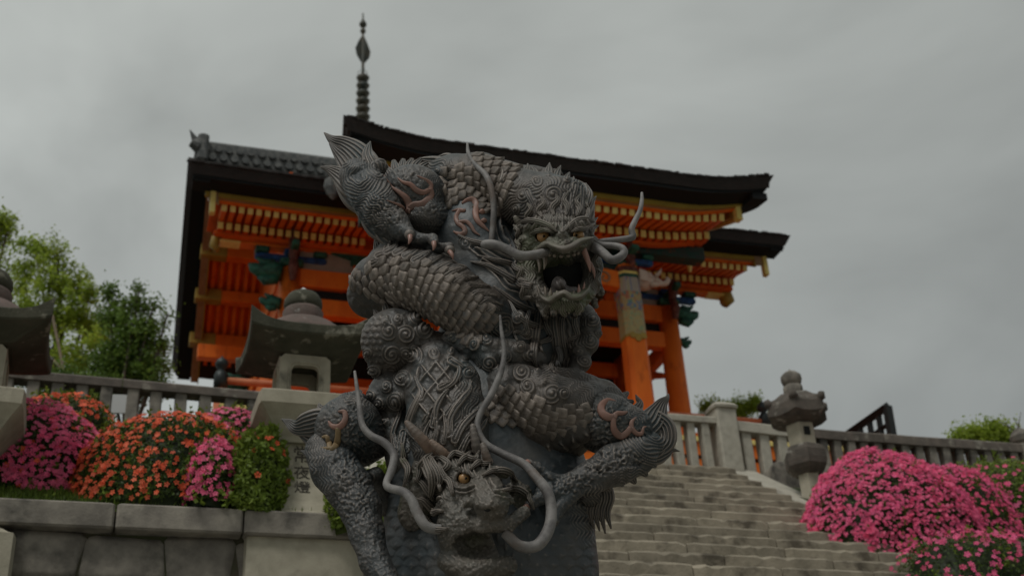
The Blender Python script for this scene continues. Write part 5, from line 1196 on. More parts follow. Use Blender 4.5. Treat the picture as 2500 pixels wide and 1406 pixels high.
# left shoulder and foreleg
S = Sculpt(.0075); S.ell(852, 1048, .12, 84, 84, .14, -10, .02); S.chain([(880, 1080, .08, 60), (930, 1060, .0, 50)], .03); S.chain([(868, 985, .08, 30), (845, 985, .1, 26)], .02)
Rl = Relief().noise(.8, 1.0, .9).pits(880, 1060, 60, 80, 260, 3, 1.5, 11).flow(860, 970, 40, 22, 20, 6, 3).flow(900, 1000, 26, 40, 80, 7, 2)
Rl.pits(830, 1030, 50, 60, 120, 2.5, 1.4, 12)
finish('thigh', S, Rl, M['bronze_hide'])
S = Sculpt(.0075); S.chain([(792, 1100, .12, 48), (818, 1145, .16, 58), (852, 1190, .19, 56), (880, 1240, .21, 50), (895, 1300, .23, 42), (915, 1370, .26, 36), (950, 1420, .3, 30)], .02)
Rl = Relief().noise(.9, 1.2, .8).pits(850, 1200, 60, 90, 420, 2.8, 1.9, 13).flow(775, 1110, 30, 60, 80, 7, 3, 4, 30).flow(800, 1170, 26, 50, 70, 7, 2.2)
finish('foreleg', S, Rl, M['bronze_hide'])
# small curled claw inside the gap
S = Sculpt(.006); S.chain([(900, 1168, .1, 22), (918, 1158, .12, 18), (930, 1185, .05, 26), (940, 1230, 0, 30)], .01)
finish('curled_fist', S, Relief().noise(.3, .5, .5).curl(903, 1163, 22, 1, 3, 2), M['bronze'])
# beard and the curled mane strip under the upper head
S = Sculpt(.0075); S.chain([(1325, 765, .03, 44), (1332, 820, -.02, 54), (1345, 870, -.05, 44), (1370, 905, -.06, 28)], .03); S.chain([(1385, 760, .03, 40), (1385, 820, -.02, 44), (1390, 870, -.05, 28), (1400, 905, -.03, 16)], .03); S.chain([(1280, 780, .0, 36), (1270, 840, -.02, 36)], .03)
Rl = Relief().noise(.3, .5, .8).flow(1345, 830, 95, 100, 84, 9, 4, 5, 80)
finish('beard', S, Rl, M['bronze'])
S = Sculpt(.0075); S.chain([(1425, 770, .0, 30), (1440, 800, .02, 27), (1435, 838, .02, 26), (1415, 855, .01, 28), (1418, 885, .01, 24), (1405, 905, .03, 20)], .01)
Rl = Relief().noise(.3, .5, .6)
for cx, cy, r, d_ in ((1446, 782, 22, 1), (1440, 832, 24, 1), (1424, 882, 20, 1), (1412, 858, 14, -1), (1460, 815, 12, 1)): Rl.curl(cx, cy, r, d_, 6.5, 3.4)
Rl.flow(1415, 810, 30, 60, 70, 6, 3)
finish('side_mane', S, Rl, M['bronze'])

# ================= upper head
S = Sculpt(.0055)
S.ell(1352, 590, .22, 88, 70, .16, 0, .02)                               # skull
S.chain([(1300, 610, .22, 34), (1292, 660, .22, 30), (1305, 705, .23, 28), (1335, 735, .27, 24)], .02)      # left cheek and jaw hinge
S.chain([(1436, 600, .20, 24), (1446, 650, .20, 24), (1444, 695, .21, 22), (1420, 728, .26, 22)], .02)
S.chain([(1330, 734, .30, 22), (1365, 740, .34, 24), (1400, 738, .33, 24), (1428, 722, .29, 20)], .015)     # chin
S.ell(1360, 545, .29, 40, 18, .09, 0, .02)                                # forehead
S.chain([(1264, 558, .24, 11), (1292, 558, .32, 13), (1322, 553, .375, 13), (1350, 558, .405, 12), (1366, 570, .40, 9)], .010)   # brows
S.chain([(1446, 546, .26, 10), (1428, 549, .34, 12), (1408, 551, .385, 12), (1390, 558, .405, 11), (1380, 570, .40, 8)], .010)
S.chain([(1280, 548, .26, 8), (1310, 547, .31, 9), (1340, 552, .34, 8)], .01); S.chain([(1438, 538, .27, 7), (1415, 541, .31, 8), (1395, 549, .34, 7)], .01)
S.chain([(1368, 560, .33, 16), (1373, 580, .41, 17), (1376, 598, .45, 18)], .012); S.sph(1374, 575, .47, 13, .007)  # nose
S.chain([(1345, 588, .40, 12), (1357, 596, .44, 11)], .008); S.chain([(1405, 585, .39, 11), (1394, 594, .43, 10)], .008)   # nostril wings
S.chain([(1310, 612, .33, 9), (1330, 600, .38, 10), (1352, 604, .43, 10), (1376, 610, .455, 10), (1400, 604, .43, 10), (1422, 592, .38, 10), (1442, 588, .32, 9)], .012)   # upper lip
S.chain([(1318, 616, .31, 12), (1345, 612, .37, 14), (1378, 613, .41, 15), (1410, 606, .37, 13), (1436, 600, .29, 12)], .015)
S.ell(1369, 664, .37, 64, 42, .21, -6, .010, 's'); S.ell(1371, 674, .46, 46, 30, .20, 0, .01, 's')      # the open mouth
S.ell(1326, 578, .36, 19, 15, .07, 8, .005, 's'); S.ell(1412, 575, .36, 16, 13, .07, -8, .005, 's')
S.chain([(1308, 594, .32, 4), (1326, 598, .35, 4), (1342, 592, .36, 4)], .006); S.chain([(1400, 590, .35, 4), (1414, 592, .34, 4), (1427, 586, .31, 4)], .006)
# lower lip, curled edge
S.chain([(1318, 712, .28, 8), (1322, 728, .33, 8), (1345, 732, .37, 8), (1362, 720, .40, 8), (1378, 716, .41, 8), (1392, 724, .40, 8), (1412, 724, .38, 8), (1430, 712, .33, 8), (1436, 704, .28, 7)], .01)
S.chain([(1322, 742, .30, 13), (1328, 768, .32, 6)], .01); S.chain([(1350, 745, .33, 12), (1352, 764, .34, 6)], .01); S.chain([(1382, 748, .34, 13), (1386, 762, .34, 6)], .01); S.chain([(1415, 742, .31, 12), (1420, 758, .31, 6)], .01)
S.chain([(1286, 640, .2, 12), (1275, 668, .18, 9), (1290, 700, .2, 13), (1286, 722, .2, 7)], .012); S.chain([(1455, 680, .17, 10), (1466, 712, .15, 9), (1452, 705, .16, 11)], .01); S.chain([(1450, 735, .16, 9), (1456, 750, .15, 5)], .01)
S.chain([(1430, 570, .22, 14), (1448, 592, .24, 14), (1452, 605, .22, 12)], .012)
Rl = Relief().noise(1.1, 1.6, 1.8, 1.0).flow(1360, 535, 60, 22, 85, 7, 3)
for i in range(11):
    x = 1268 + i * 17.5; y = 555 + 3 * abs(i - 5.5) * -1 + 12
    Rl.band([(x, 548 + abs(i - 6) * -1.2 + 14), (x + (6 - i) * 2.0, 545), (x + (6 - i) * 4.5, 528)], 7, 2, 3)
Rl.flow(1372, 746, 60, 18, 82, 7, 2.6).flow(1290, 660, 22, 70, 80, 7, 2.4).flow(1448, 660, 16, 60, 84, 6, 2.4)
for cx, cy, r, d_ in ((1282, 610, 13, 1), (1276, 636, 11, 1), (1284, 690, 13, 1), (1448, 640, 10, 1), (1455, 690, 11, -1), (1446, 720, 11, 1), (1275, 584, 11, 1), (1310, 720, 11, 1)): Rl.curl(cx, cy, r, d_, 4, 2.2)
head1 = finish('upper_head', S, Rl, M['head'])
# gums, mouth lining, tongue
def dtube(name, pts, m, parent=None, n=10, sub=6, flat=1.0):
    Q = smoothpoly([p[:4] for p in pts], sub); P = [W(q[0], q[1], q[2]) - DB for q in Q]; r = [max(q[3], .4) * PM(q[0], q[1], q[2]) for q in Q]
    return MB().tube(P, r, n).build(name, m, parent or drag, True)
def dball(name, x, y, D, r, m, parent=None, n=20, sq=(1, 1, 1)):
    p = PM(x, y, D) * r; mb = MB().lathe([(max(1e-4, p * math.sin(a)), -p * math.cos(a)) for a in np.linspace(0.02, math.pi - .02, 13)], n)
    return mb.build(name, m, parent or drag, True, loc=tuple(W(x, y, D) - DB))
def bulge(name, x, y, D, rx, ry, rd, m, parent, ang=0):
    S_ = Sculpt(.006); S_.ell(x, y, D, rx, ry, rd, ang); V, F = S_.run(); V, F = subdiv(smooth(V, F, 1), F); return dmesh(name, V, F, m, parent)
bulge('throat', 1371, 664, .15, 72, 52, .07, M['mouth'], head1)
S = Sculpt(.005); S.chain([(1358, 700, .26, 14), (1364, 692, .32, 14), (1370, 694, .37, 13)], .02); S.chain([(1350, 720, .28, 13), (1372, 716, .3, 15), (1402, 712, .3, 13)], .02); Rl = Relief().groove([(1362, 682), (1368, 694), (1374, 706)], 3, 3).noise(.2, .3, .4)
finish('tongue', S, Rl, M['tongue'], head1)
def eyeball(x, y, D, r, parent, pd):
    e = dball('eye', x, y, D, r, M['eye'], parent, 24); p = PM(x, y, D); c = W(x + pd[0] * r, y + pd[1] * r, D + .93 * r * p) 
    dball('pupil', x + pd[0] * r, y + pd[1] * r, D + .90 * r * p, r * .20, M['pupil'], parent, 12)
eyeball(1326, 577, .352, 15.5, head1, (.12, 0)); eyeball(1413, 575, .352, 13.5, head1, (-.36, -.05))
def tusk(x, y, D, x2, y2, D2, r, m='tooth', parent=None, name='tooth', bend=(0, 0)):
    mx_, my_ = (x + x2) / 2 + bend[0], (y + y2) / 2 + bend[1]
    return dtube(name, [(x, y, D, r), (mx_, my_, (D + D2) / 2 + .005, r * .75), (x2, y2, D2, r * .12)], M[m], parent, 9, 5)
tusk(1329, 622, .36, 1328, 658, .37, 7, parent=head1, bend=(3, 0)); tusk(1316, 634, .30, 1316, 666, .31, 6, parent=head1, bend=(2, 0))
tusk(1424, 608, .36, 1441, 664, .34, 8, 'claw', head1, bend=(3, 2)); tusk(1438, 640, .28, 1452, 680, .27, 6, 'claw', head1, bend=(4, 0))
for i, (x, y, D) in enumerate(((1342, 622, .40), (1354, 624, .42), (1370, 625, .435), (1387, 624, .43), (1401, 621, .41), (1411, 618, .39))): dball('tooth', x, y + 1, D, 4.6 - .25 * (i % 2), M['tooth'], head1, 12)
tusk(1414, 724, .36, 1413, 694, .35, 6, 'claw', head1); tusk(1424, 716, .33, 1427, 688, .32, 4.5, 'claw', head1); tusk(1343, 728, .36, 1345, 702, .36, 6, parent=head1); tusk(1334, 724, .34, 1330, 698, .33, 4.5, parent=head1); tusk(1400, 722, .37, 1401, 708, .37, 4, parent=head1)

# ================= lower head, seen from above its brow
S = Sculpt(.006)
S.ell(1130, 1165, .30, 92, 62, .16, 14, .02); S.chain([(1060, 1150, .24, 56), (1035, 1200, .24, 52), (1020, 1250, .2, 50)], .02); S.chain([(1230, 1180, .22, 40), (1262, 1215, .22, 40), (1270, 1260, .2, 44)], .03)
S.chain([(1150, 1165, .38, 40), (1185, 1195, .46, 40), (1200, 1230, .54, 44)], .02); S.chain([(1120, 1225, .42, 46), (1130, 1290, .42, 60), (1150, 1370, .36, 70)], .03)
S.chain([(1085, 1120, .34, 12), (1120, 1135, .40, 14), (1150, 1148, .44, 13), (1165, 1160, .45, 11)], .012)     # brow over the left eye
S.chain([(1080, 1128, .33, 10), (1060, 1110, .26, 12), (1045, 1095, .22, 12)], .015); S.chain([(1190, 1150, .42, 14), (1212, 1150, .42, 13), (1235, 1160, .38, 9)], .01); S.chain([(1170, 1130, .38, 16), (1178, 1110, .34, 14)], .02)
S.ell(1133, 1169, .45, 20, 15, .06, 0, .005, 's'); S.chain([(1112, 1178, .40, 5), (1132, 1186, .43, 5), (1152, 1180, .44, 5)], .006)
S.ell(1212, 1177, .42, 10, 9, .03, 0, .006, 's')
S.chain([(1155, 1222, .53, 14), (1138, 1232, .52, 9)], .01); S.chain([(1225, 1212, .52, 18), (1245, 1222, .50, 10)], .01); S.ell(1190, 1228, .58, 32, 15, .05, 4, .015)
S.chain([(1065, 1200, .33, 12), (1090, 1196, .38, 12), (1112, 1208, .42, 11), (1125, 1230, .44, 12)], .01)
S.chain([(1080, 1240, .36, 18), (1110, 1270, .42, 18), (1180, 1285, .52, 20), (1240, 1280, .5, 18), (1280, 1250, .42, 16)], .015)
S.ell(1170, 1335, .5, 70, 34, .10, 0, .012, 's'); S.chain([(1090, 1370, .4, 24), (1160, 1395, .5, 26), (1240, 1380, .44, 24)], .015)
Rl = Relief().noise(1.0, 1.5, 1.4, .7)
for i in range(9):
    x = 1085 + i * 10; y = 1122 + i * 4.2; Rl.band([(x, y + 8), (x - 6, y - 2), (x - 18 + i, y - 20)], 7, 2, 3.6)
for x, y in ((1165, 1120), (1180, 1128), (1195, 1138), (1150, 1112)): Rl.band([(x, y + 10), (x, y - 6), (x - 6, y - 26)], 7, 2, 3.6)
Rl.flow(1085, 1170, 30, 30, 40, 7, 2.4).groove([(1100, 1190), (1130, 1198), (1160, 1190)], 3, 4).groove([(1195, 1180), (1212, 1192), (1232, 1188)], 2.5, 3).flow(1060, 1210, 40, 24, 20, 7, 3).groove([(1190, 1170), (1210, 1200), (1240, 1210)], 3, 3)
for cx, cy, r in ((1100, 1100, 11), (1075, 1225, 15), (1040, 1180, 12)): Rl.curl(cx, cy, r, 1, 4, 2.2)
head2 = finish('lower_head', S, Rl, M['head'])
eyeball(1133, 1168, .425, 15.5, head2, (.28, -.05)); eyeball(1211, 1177, .425, 9.5, head2, (-.3, 0))
dball('nostril', 1190, 1240, .60, 9, M['mouth'], head2)
def horn(pts, parent, name='horn', m='horn'):
    Q = smoothpoly(pts, 7); P = [W(q[0], q[1], q[2]) - DB for q in Q]; r = [q[3] * PM(*q[:3]) * (1 + .06 * math.sin(i * 2.1)) for i, q in enumerate(Q)]; r[-1] *= .35
    return MB().tube(P, r, 14).build(name, M[m], parent, True)
horn([(1070, 1122, .33, 15), (1050, 1096, .37, 15), (1028, 1070, .40, 13.5), (1008, 1048, .41, 11), (995, 1033, .41, 7.5), (991, 1027, .41, 5)], head2)
horn([(1098, 1124, .38, 13), (1080, 1103, .42, 11.5), (1062, 1086, .43, 9), (1050, 1074, .43, 6)], head2)
horn([(1166, 1118, .35, 14), (1162, 1085, .38, 12), (1156, 1055, .39, 9.5), (1154, 1034, .39, 6.5)], head2, m='bronze'); horn([(1192, 1128, .40, 12), (1184, 1102, .42, 9.5), (1177, 1080, .42, 6)], head2)
horn([(1278, 556, .22, 10), (1266, 544, .24, 8.5), (1259, 533, .25, 6.5), (1256, 529, .25, 4.5)], head1, m='head'); horn([(1297, 556, .27, 9), (1288, 545, .29, 7), (1284, 535, .29, 5)], head1, m='head')
horn([(1424, 545, .28, 9), (1430, 533, .29, 7), (1432, 525, .29, 5)], head1, m='head')
for x, y in ((1310, 538), (1330, 533), (1352, 528), (1378, 530), (1398, 535)): horn([(x, y + 14, .30, 8), (x - 3, y, .32, 5.5), (x + 1, y - 12, .31, 2.5)], head1, 'brow_spike', 'head')
# ================= pieces laid on the sculpted metal
bv = BVHTree.FromPolygons(np.concatenate(bvh_v).tolist(), np.concatenate(bvh_f).tolist())
def drape(x, y, lift=0.0, default=.2):
    r = ray(x, y); hit = bv.ray_cast(Vector((0, 0, 0)), Vector(r).normalized(), 20)
    if hit[0] is None or hit[0].length > 6.6: return W(x, y, default), -r / np.linalg.norm(r), False
    n = np.array(hit[1]); v = -np.array(hit[0]); v /= np.linalg.norm(v)
    if n @ v < 0: n = -n
    return np.array(hit[0]) + n * lift, n, True
# scale: a rounded, domed plate with a raised rim; x across, y towards its free edge
def scale_mesh(name, m, seed):
    r_ = np.random.default_rng(seed); V = []; n = 5
    for j in range(n):
        for i in range(n):
            u, v = -1 + 2 * i / (n - 1), -1 + 2 * j / (n - 1); wv_ = 1 - .10 * max(0, v) ** 3
            x = u * .50 * wv_; y = v * .54 * (1 - .05 * u * u * (v > 0)); rim = max(abs(u), abs(v)); z = .13 * (v + 1) + .10 * (1 - u * u) * (1 - .3 * v * v) + (.025 if rim == 1 else -.012 if rim > .4 else .05) + r_.normal() * .008
            V.append((x, y, z))
    F = [(j * n + i, j * n + i + 1, (j + 1) * n + i + 1, (j + 1) * n + i) for j in range(n - 1) for i in range(n - 1)]
    ed = list(range(n)) + [j * n + n - 1 for j in range(1, n)] + [n * (n - 1) + i for i in range(n - 2, -1, -1)] + [j * n for j in range(n - 2, 0, -1)]
    b0 = len(V)
    for q in ed: x, y, z = V[q]; V.append((x * 1.02, y * 1.0, -.14))
    for k in range(len(ed)): k2 = (k + 1) % len(ed); F.append((ed[k2], ed[k], b0 + k, b0 + k2))
    o = mesh(name, V, F, m, None, True); me = o.data; bpy.data.objects.remove(o); return me
M['scale'] = bronze('single_scale_patina', (.062, .055, .047), (.095, .076, .061), (.040, .046, .049), .62, .35, .9, 90)
tnode = M['scale'].node_tree; b_ = tnode.nodes['Principled BSDF']; oi = tnode.nodes.new('ShaderNodeObjectInfo'); mr = tnode.nodes.new('ShaderNodeMapRange'); mr.inputs[3].default_value = .7; mr.inputs[4].default_value = 1.35
sc_ = tnode.nodes.new('ShaderNodeVectorMath'); sc_.operation = 'SCALE'; tnode.links.new(b_.inputs['Base Color'].links[0].from_socket, sc_.inputs[0]); tnode.links.new(oi.outputs['Random'], mr.inputs[0]); tnode.links.new(mr.outputs[0], sc_.inputs['Scale']); tnode.links.new(sc_.outputs[0], b_.inputs['Base Color'])
SMESH = [scale_mesh('scale', M['scale'], i) for i in range(4)]
NSC = [0]
def scales(chain, parent, step, t0, t1, a0, a1, tiltdir=1, size=1.0, keep=lambda x, y: True):
    """rows of overlapping scales on a coil; chain as for the sculpt, t along it, a across (degrees)"""
    Cn = np.array(chain, float); Q = smoothpoly(Cn, 24); L_ = np.concatenate([[0], np.cumsum(np.hypot(*np.diff(Q[:, :2], axis=0).T))]); tot = L_[-1]
    s_ = tot * t0; row = 0
    while s_ < tot * t1:
        q = np.array([np.interp(s_, L_, Q[:, k]) for k in range(4)]); q2 = np.array([np.interp(s_ + 3, L_, Q[:, k]) for k in range(4)])
        d = q2[:2] - q[:2]; d /= np.linalg.norm(d); nn = np.array([-d[1], d[0]]); r = q[3]; da = step / r * 57.3; a = a0 + (row % 2) * da / 2
        while a < a1:
            off = math.sin(R(a)) * r * .985; x, y = q[0] + nn[0] * off, q[1] + nn[1] * off
            if keep(x, y):
                p, n, ok = drape(x, y)
                if ok:
                    p2, _, ok2 = drape(x + d[0] * 2 * tiltdir, y + d[1] * 2 * tiltdir); D3 = W(*q2[:3]) - W(*q[:3]); D3 = D3 * tiltdir; D3 = D3 - n * (D3 @ n); D3 /= np.linalg.norm(D3) + 1e-9
                    jt = rng.normal() * .07; xa = np.cross(D3, n); D3 = D3 * math.cos(jt) + xa * math.sin(jt); xa = np.cross(D3, n)
                    m_ = PM(*q[:3]) * step * size * rng.uniform(.95, 1.06); Mx = Matrix.Identity(4)
                    for k, (v_) in enumerate((xa, D3, n)):
                        for l_ in range(3): Mx[l_][k] = v_[l_] * m_ * (1.0, 1.06, .95)[k]
                    for l_ in range(3): Mx[l_][3] = p[l_] - DB[l_]
                    o = bpy.data.objects.new('scale', SMESH[int(rng.integers(4))]); link(o, parent); o.matrix_local = Mx; NSC[0] += 1
            a += da
        s_ += step * .80; row += 1
def finA(x, y):   # stay below the fringe of hair that runs along the coil's back
    yb = np.interp(x, [890, 930, 960, 1010, 1060, 1120, 1175, 1215, 1240], [650, 634, 622, 632, 650, 682, 722, 768, 800]); return y > yb
scales(CA, coilA, 25, .0, .84, -84, 80, 1, 1.02, finA)
scales(CC, coilC, 25, .10, .90, -34, 70, 1, 1.0, lambda x, y: y > np.interp(x, [1180, 1240, 1300, 1360, 1420, 1470], [930, 935, 972, 998, 985, 980]) and y < np.interp(x, [1180, 1230, 1330, 1420, 1480], [1010, 1035, 1062, 1045, 1020]))
NK = [(1062, 450, -.06, 58), (1110, 444, -.02, 66), (1170, 444, .02, 70), (1228, 458, .06, 66), (1285, 485, .12, 74)]
scales(NK, neck_o, 24, .10, .80, -70, 80, 1, 1.0, lambda x, y: (y > 405 or x > 1150) and y < np.interp(x, [1060, 1110, 1150, 1180, 1230, 1290], [505, 500, 470, 520, 540, 470]) and x < 1262)
SHk = [(900, 760, .05, 60), (905, 800, .1, 62), (908, 850, .12, 60)]

# lock of hair / flame: a grooved, lens-shaped blade along a centre line
def lock(name, pts, thick, ng, m, parent=None, sub=7, drape_=False, lift=.004, wig=0.0, groove=.30, npts=4):
    """pts: (x, y, D, halfwidth px)"""
    Q = smoothpoly(pts, sub)
    if drape_: C3 = np.array([drape(q[0], q[1], lift)[0] for q in Q]); 
    else: C3 = np.array([W(*q[:3]) for q in Q])
    if drape_: C3[1:-1] = (C3[:-2] + C3[1:-1] * 2 + C3[2:]) / 4
    hw = np.array([max(q[3], .5) * PM(q[0], q[1], q[2]) for q in Q]); n = len(Q); T = np.gradient(C3, axis=0); T /= np.linalg.norm(T, axis=1, keepdims=True) + 1e-9
    rg = []; nf = max(8, ng * npts); mx_ = hw.max()
    for i in range(n):
        v = -C3[i] / np.linalg.norm(C3[i]); s_ = np.cross(T[i], v); s_ /= np.linalg.norm(s_) + 1e-9; v = np.cross(s_, T[i]); th = thick * (hw[i] / mx_) ** .6; ring = []
        for a in np.linspace(-1, 1, nf + 1):
            g = th * groove * (math.cos(math.pi * 2 * ng * (a + 1) / 2 + math.pi) * .5) * min(1, hw[i] / mx_ * 2.2) * (1 - a ** 8)
            ring.append(C3[i] + s_ * a * hw[i] + v * (th * math.sqrt(max(0, 1 - a * a)) * .8 + g))
        for a in np.linspace(.8, -.8, 6): ring.append(C3[i] + s_ * a * hw[i] - v * (th * math.sqrt(1 - a * a) * .8))
        rg.append([p - DB for p in ring])
    return MB().rings(rg).build(name, m, parent or drag, True)
BZ = M['bronze']
fl_ = lambda *pts, th=.028, ng=5: lock('hair_flame', pts, th, ng, BZ)
# upper left elbow plume
fl_((905, 440, .10, 34), (892, 402, .09, 36), (868, 372, .08, 30), (840, 352, .06, 20), (812, 342, .04, 12), (792, 325, .03, 2), ng=6, th=.035)
fl_((880, 450, .07, 30), (862, 412, .06, 34), (842, 385, .05, 26), (822, 366, .045, 14), (806, 350, .04, 4), ng=6, th=.03)
fl_((880, 400, .08, 22), (868, 372, .07, 26), (846, 350, .06, 16), (830, 345, .05, 4), ng=4)
fl_((912, 440, .13, 26), (908, 405, .13, 24), (899, 380, .12, 17), (899, 363, .11, 10), (904, 347, .10, 2), ng=4)
fl_((890, 470, .10, 34), (856, 450, .09, 34), (830, 430, .07, 24), (806, 415, .06, 12), (783, 408, .05, 2), ng=6)
fl_((905, 500, .08, 34), (868, 480, .07, 34), (838, 448, .06, 22), (820, 425, .05, 6), ng=5)
fl_((940, 540, .10, 26), (905, 520, .09, 30), (880, 495, .09, 22), (862, 472, .08, 8), ng=5)
fl_((950, 580, .08, 24), (915, 555, .07, 24), (895, 525, .07, 18), (888, 505, .07, 6), ng=4)
fl_((975, 600, .10, 20), (945, 580, .10, 22), (925, 560, .1, 14), (915, 545, .1, 5), ng=4)
for i in range(9):                                              # fan of hair behind the haunch
    a = R(-158 + i * 17); cx, cy = 1002, 462; r0, r1 = 36, 76 + 5 * math.sin(i * 1.3)
    fl_((cx + r0 * math.cos(a), cy + r0 * math.sin(a), .03, 12), (cx + (r0 + r1) / 2 * math.cos(a - .05), cy + (r0 + r1) / 2 * math.sin(a - .05), .045, 14), (cx + r1 * math.cos(a + .05), cy + r1 * math.sin(a + .05), .02, 6), ng=4, th=.02)
fl_((1100, 405, .02, 20), (1062, 396, .02, 15), (1035, 392, .02, 9), (1020, 389, .02, 2), ng=3)
fl_((1110, 395, .0, 16), (1090, 385, 0, 12), (1070, 384, 0, 3), ng=3)
# crest on the neck and over the head
for (x, y, x2, y2, w_) in ((1285, 432, 1288, 404, 13), (1310, 430, 1300, 412, 12), (1338, 432, 1341, 402, 13), (1355, 438, 1366, 409, 12), (1378, 448, 1388, 425, 13), (1398, 462, 1400, 436, 12), (1425, 462, 1416, 446, 12), (1432, 480, 1431, 452, 11), (1440, 500, 1452, 484, 9), (1440, 524, 1449, 505, 10), (1444, 545, 1455, 536, 7), (1438, 470, 1430, 452, 9), (1442, 562, 1456, 555, 7), (1262, 425, 1255, 404, 14), (1235, 415, 1225, 398, 12)):
    fl_((x - 8, y + 34, .20, w_), (x, y + 8, .18, w_ * 1.15), ((x + x2) / 2, (y + y2) / 2, .15, w_ * .75), (x2 + (x2 - x) * .2, y2 - 3, .13, 1.5), ng=3, th=.024)
for (x, y, r) in ((1342, 466, 0),):
    pass
# fringe along the scaled coil's back
for i, (x, y, x2, y2) in enumerate(((925, 640, 915, 580), (938, 622, 935, 572), (955, 612, 962, 574), (980, 608, 1003, 574), (1008, 612, 1035, 590), (1030, 622, 1072, 612), (1055, 634, 1108, 634), (1080, 646, 1128, 655), (1105, 660, 1148, 660), (1124, 674, 1166, 682), (1145, 690, 1186, 706), (1164, 704, 1202, 728), (1180, 722, 1216, 748), (1196, 742, 1228, 766))):
    D = float(np.interp(x, [920, 960, 1035, 1105, 1170, 1220], [.03, .09, .18, .22, .20, .15])); mx_, my_ = (x + x2) / 2, (y + y2) / 2
    fl_((x - 8, y + 10, D + .0, 10), (x, y - 2, D + .01, 14), (mx_ + 2, my_ - 4, D + .005, 11), (x2, y2, D - .02, 1.5), ng=4, th=.02)
# spikes on the shoulder knot, the coil and the right knee
for (x, y, x2, y2, w_, D) in ((945, 768, 938, 735, 14, .1), (975, 768, 978, 742, 10, .12), (925, 775, 912, 756, 12, .06), (1385, 930, 1385, 905, 14, .1), (1420, 935, 1452, 932, 13, .07), (1440, 950, 1462, 950, 12, .05), (1360, 925, 1362, 903, 12, .1), (1410, 925, 1425, 905, 12, .07), (1100, 860, 1085, 848, 12, .13), (955, 930, 935, 905, 12, .05), (925, 950, 902, 942, 12, .04)):
    fl_((x, y + 20, D, w_), (x, y + 2, D, w_), ((x + x2) / 2, (y + y2) / 2, D, w_ * .6), (x2, y2, D - .01, 1.5), ng=3, th=.022)
# right elbow plume
fl_((1560, 1060, .12, 34), (1592, 1030, .10, 38), (1606, 1005, .08, 26), (1616, 985, .07, 15), (1628, 972, .06, 7), (1632, 962, .05, 1.5), ng=7, th=.035)
fl_((1595, 1020, .09, 24), (1622, 1042, .09, 26), (1625, 1075, .09, 26), (1600, 1100, .10, 22), ng=6, th=.03)
fl_((1570, 1100, .10, 26), (1600, 1112, .09, 24), (1624, 1106, .08, 15), (1640, 1098, .07, 7), (1659, 1101, .06, 1.2), ng=5, th=.03)
fl_((1560, 1085, .11, 24), (1590, 1098, .11, 26), (1612, 1088, .1, 18), (1625, 1070, .09, 6), ng=5)
fl_((1560, 1030, .10, 18), (1556, 1002, .08, 15), (1562, 985, .07, 9), (1556, 972, .06, 5), (1552, 963, .06, 1.2), ng=4)
fl_((1540, 1020, .1, 16), (1535, 1005, .09, 12), (1528, 990, .08, 4), ng=3)
for i in range(6):
    a = R(-140 + i * 22); cx, cy = 1492, 1010; r0, r1 = 28, 62 + 3 * math.sin(i * 2)
    fl_((cx + r0 * math.cos(a), cy + r0 * math.sin(a), .06, 10), (cx + (r0 + r1) / 2 * math.cos(a - .06), cy + (r0 + r1) / 2 * math.sin(a - .06), .07, 12), (cx + r1 * math.cos(a), cy + r1 * math.sin(a), .05, 5), ng=4, th=.018)
for (x, y, x2, y2) in ((1575, 1120, 1600, 1138), (1560, 1140, 1578, 1160), (1535, 1155, 1550, 1178), (1505, 1165, 1520, 1184), (1475, 1178, 1488, 1196)):
    fl_((x - 16, y - 12, .16, 14), (x, y, .17, 17), ((x + x2) / 2, (y + y2) / 2, .15, 13), (x2, y2, .12, 5), ng=4, th=.02)
# left elbow plume
fl_((815, 1050, .14, 34), (785, 1032, .13, 36), (752, 1036, .11, 32), (724, 1042, .09, 20), (704, 1031, .07, 10), (688, 1023, .06, 2), ng=7, th=.032)
fl_((800, 1085, .09, 26), (770, 1070, .08, 28), (745, 1058, .07, 18), (725, 1050, .06, 6), ng=5)
fl_((805, 1020, .10, 16), (793, 1005, .08, 14), (783, 996, .07, 9), (779, 986, .06, 1.5), ng=4)
fl_((800, 1160, .11, 24), (782, 1142, .10, 24), (765, 1125, .09, 16), (752, 1108, .08, 9), (735, 1100, .07, 1.5), ng=5)
fl_((790, 1120, .10, 20), (768, 1110, .09, 18), (755, 1098, .08, 10), (752, 1088, .08, 3), ng=4)
fl_((820, 1195, .12, 22), (795, 1170, .12, 22), (778, 1150, .11, 14), (770, 1130, .1, 4), ng=4)
for i in range(6):
    a = R(-170 + i * 22); cx, cy = 872, 1010; r0, r1 = 24, 52 + 4 * math.sin(i * 2)
    fl_((cx + r0 * math.cos(a), cy + r0 * math.sin(a), .06, 9), (cx + (r0 + r1) / 2 * math.cos(a - .06), cy + (r0 + r1) / 2 * math.sin(a - .06), .07, 11), (cx + r1 * math.cos(a), cy + r1 * math.sin(a), .05, 4), ng=4, th=.018)
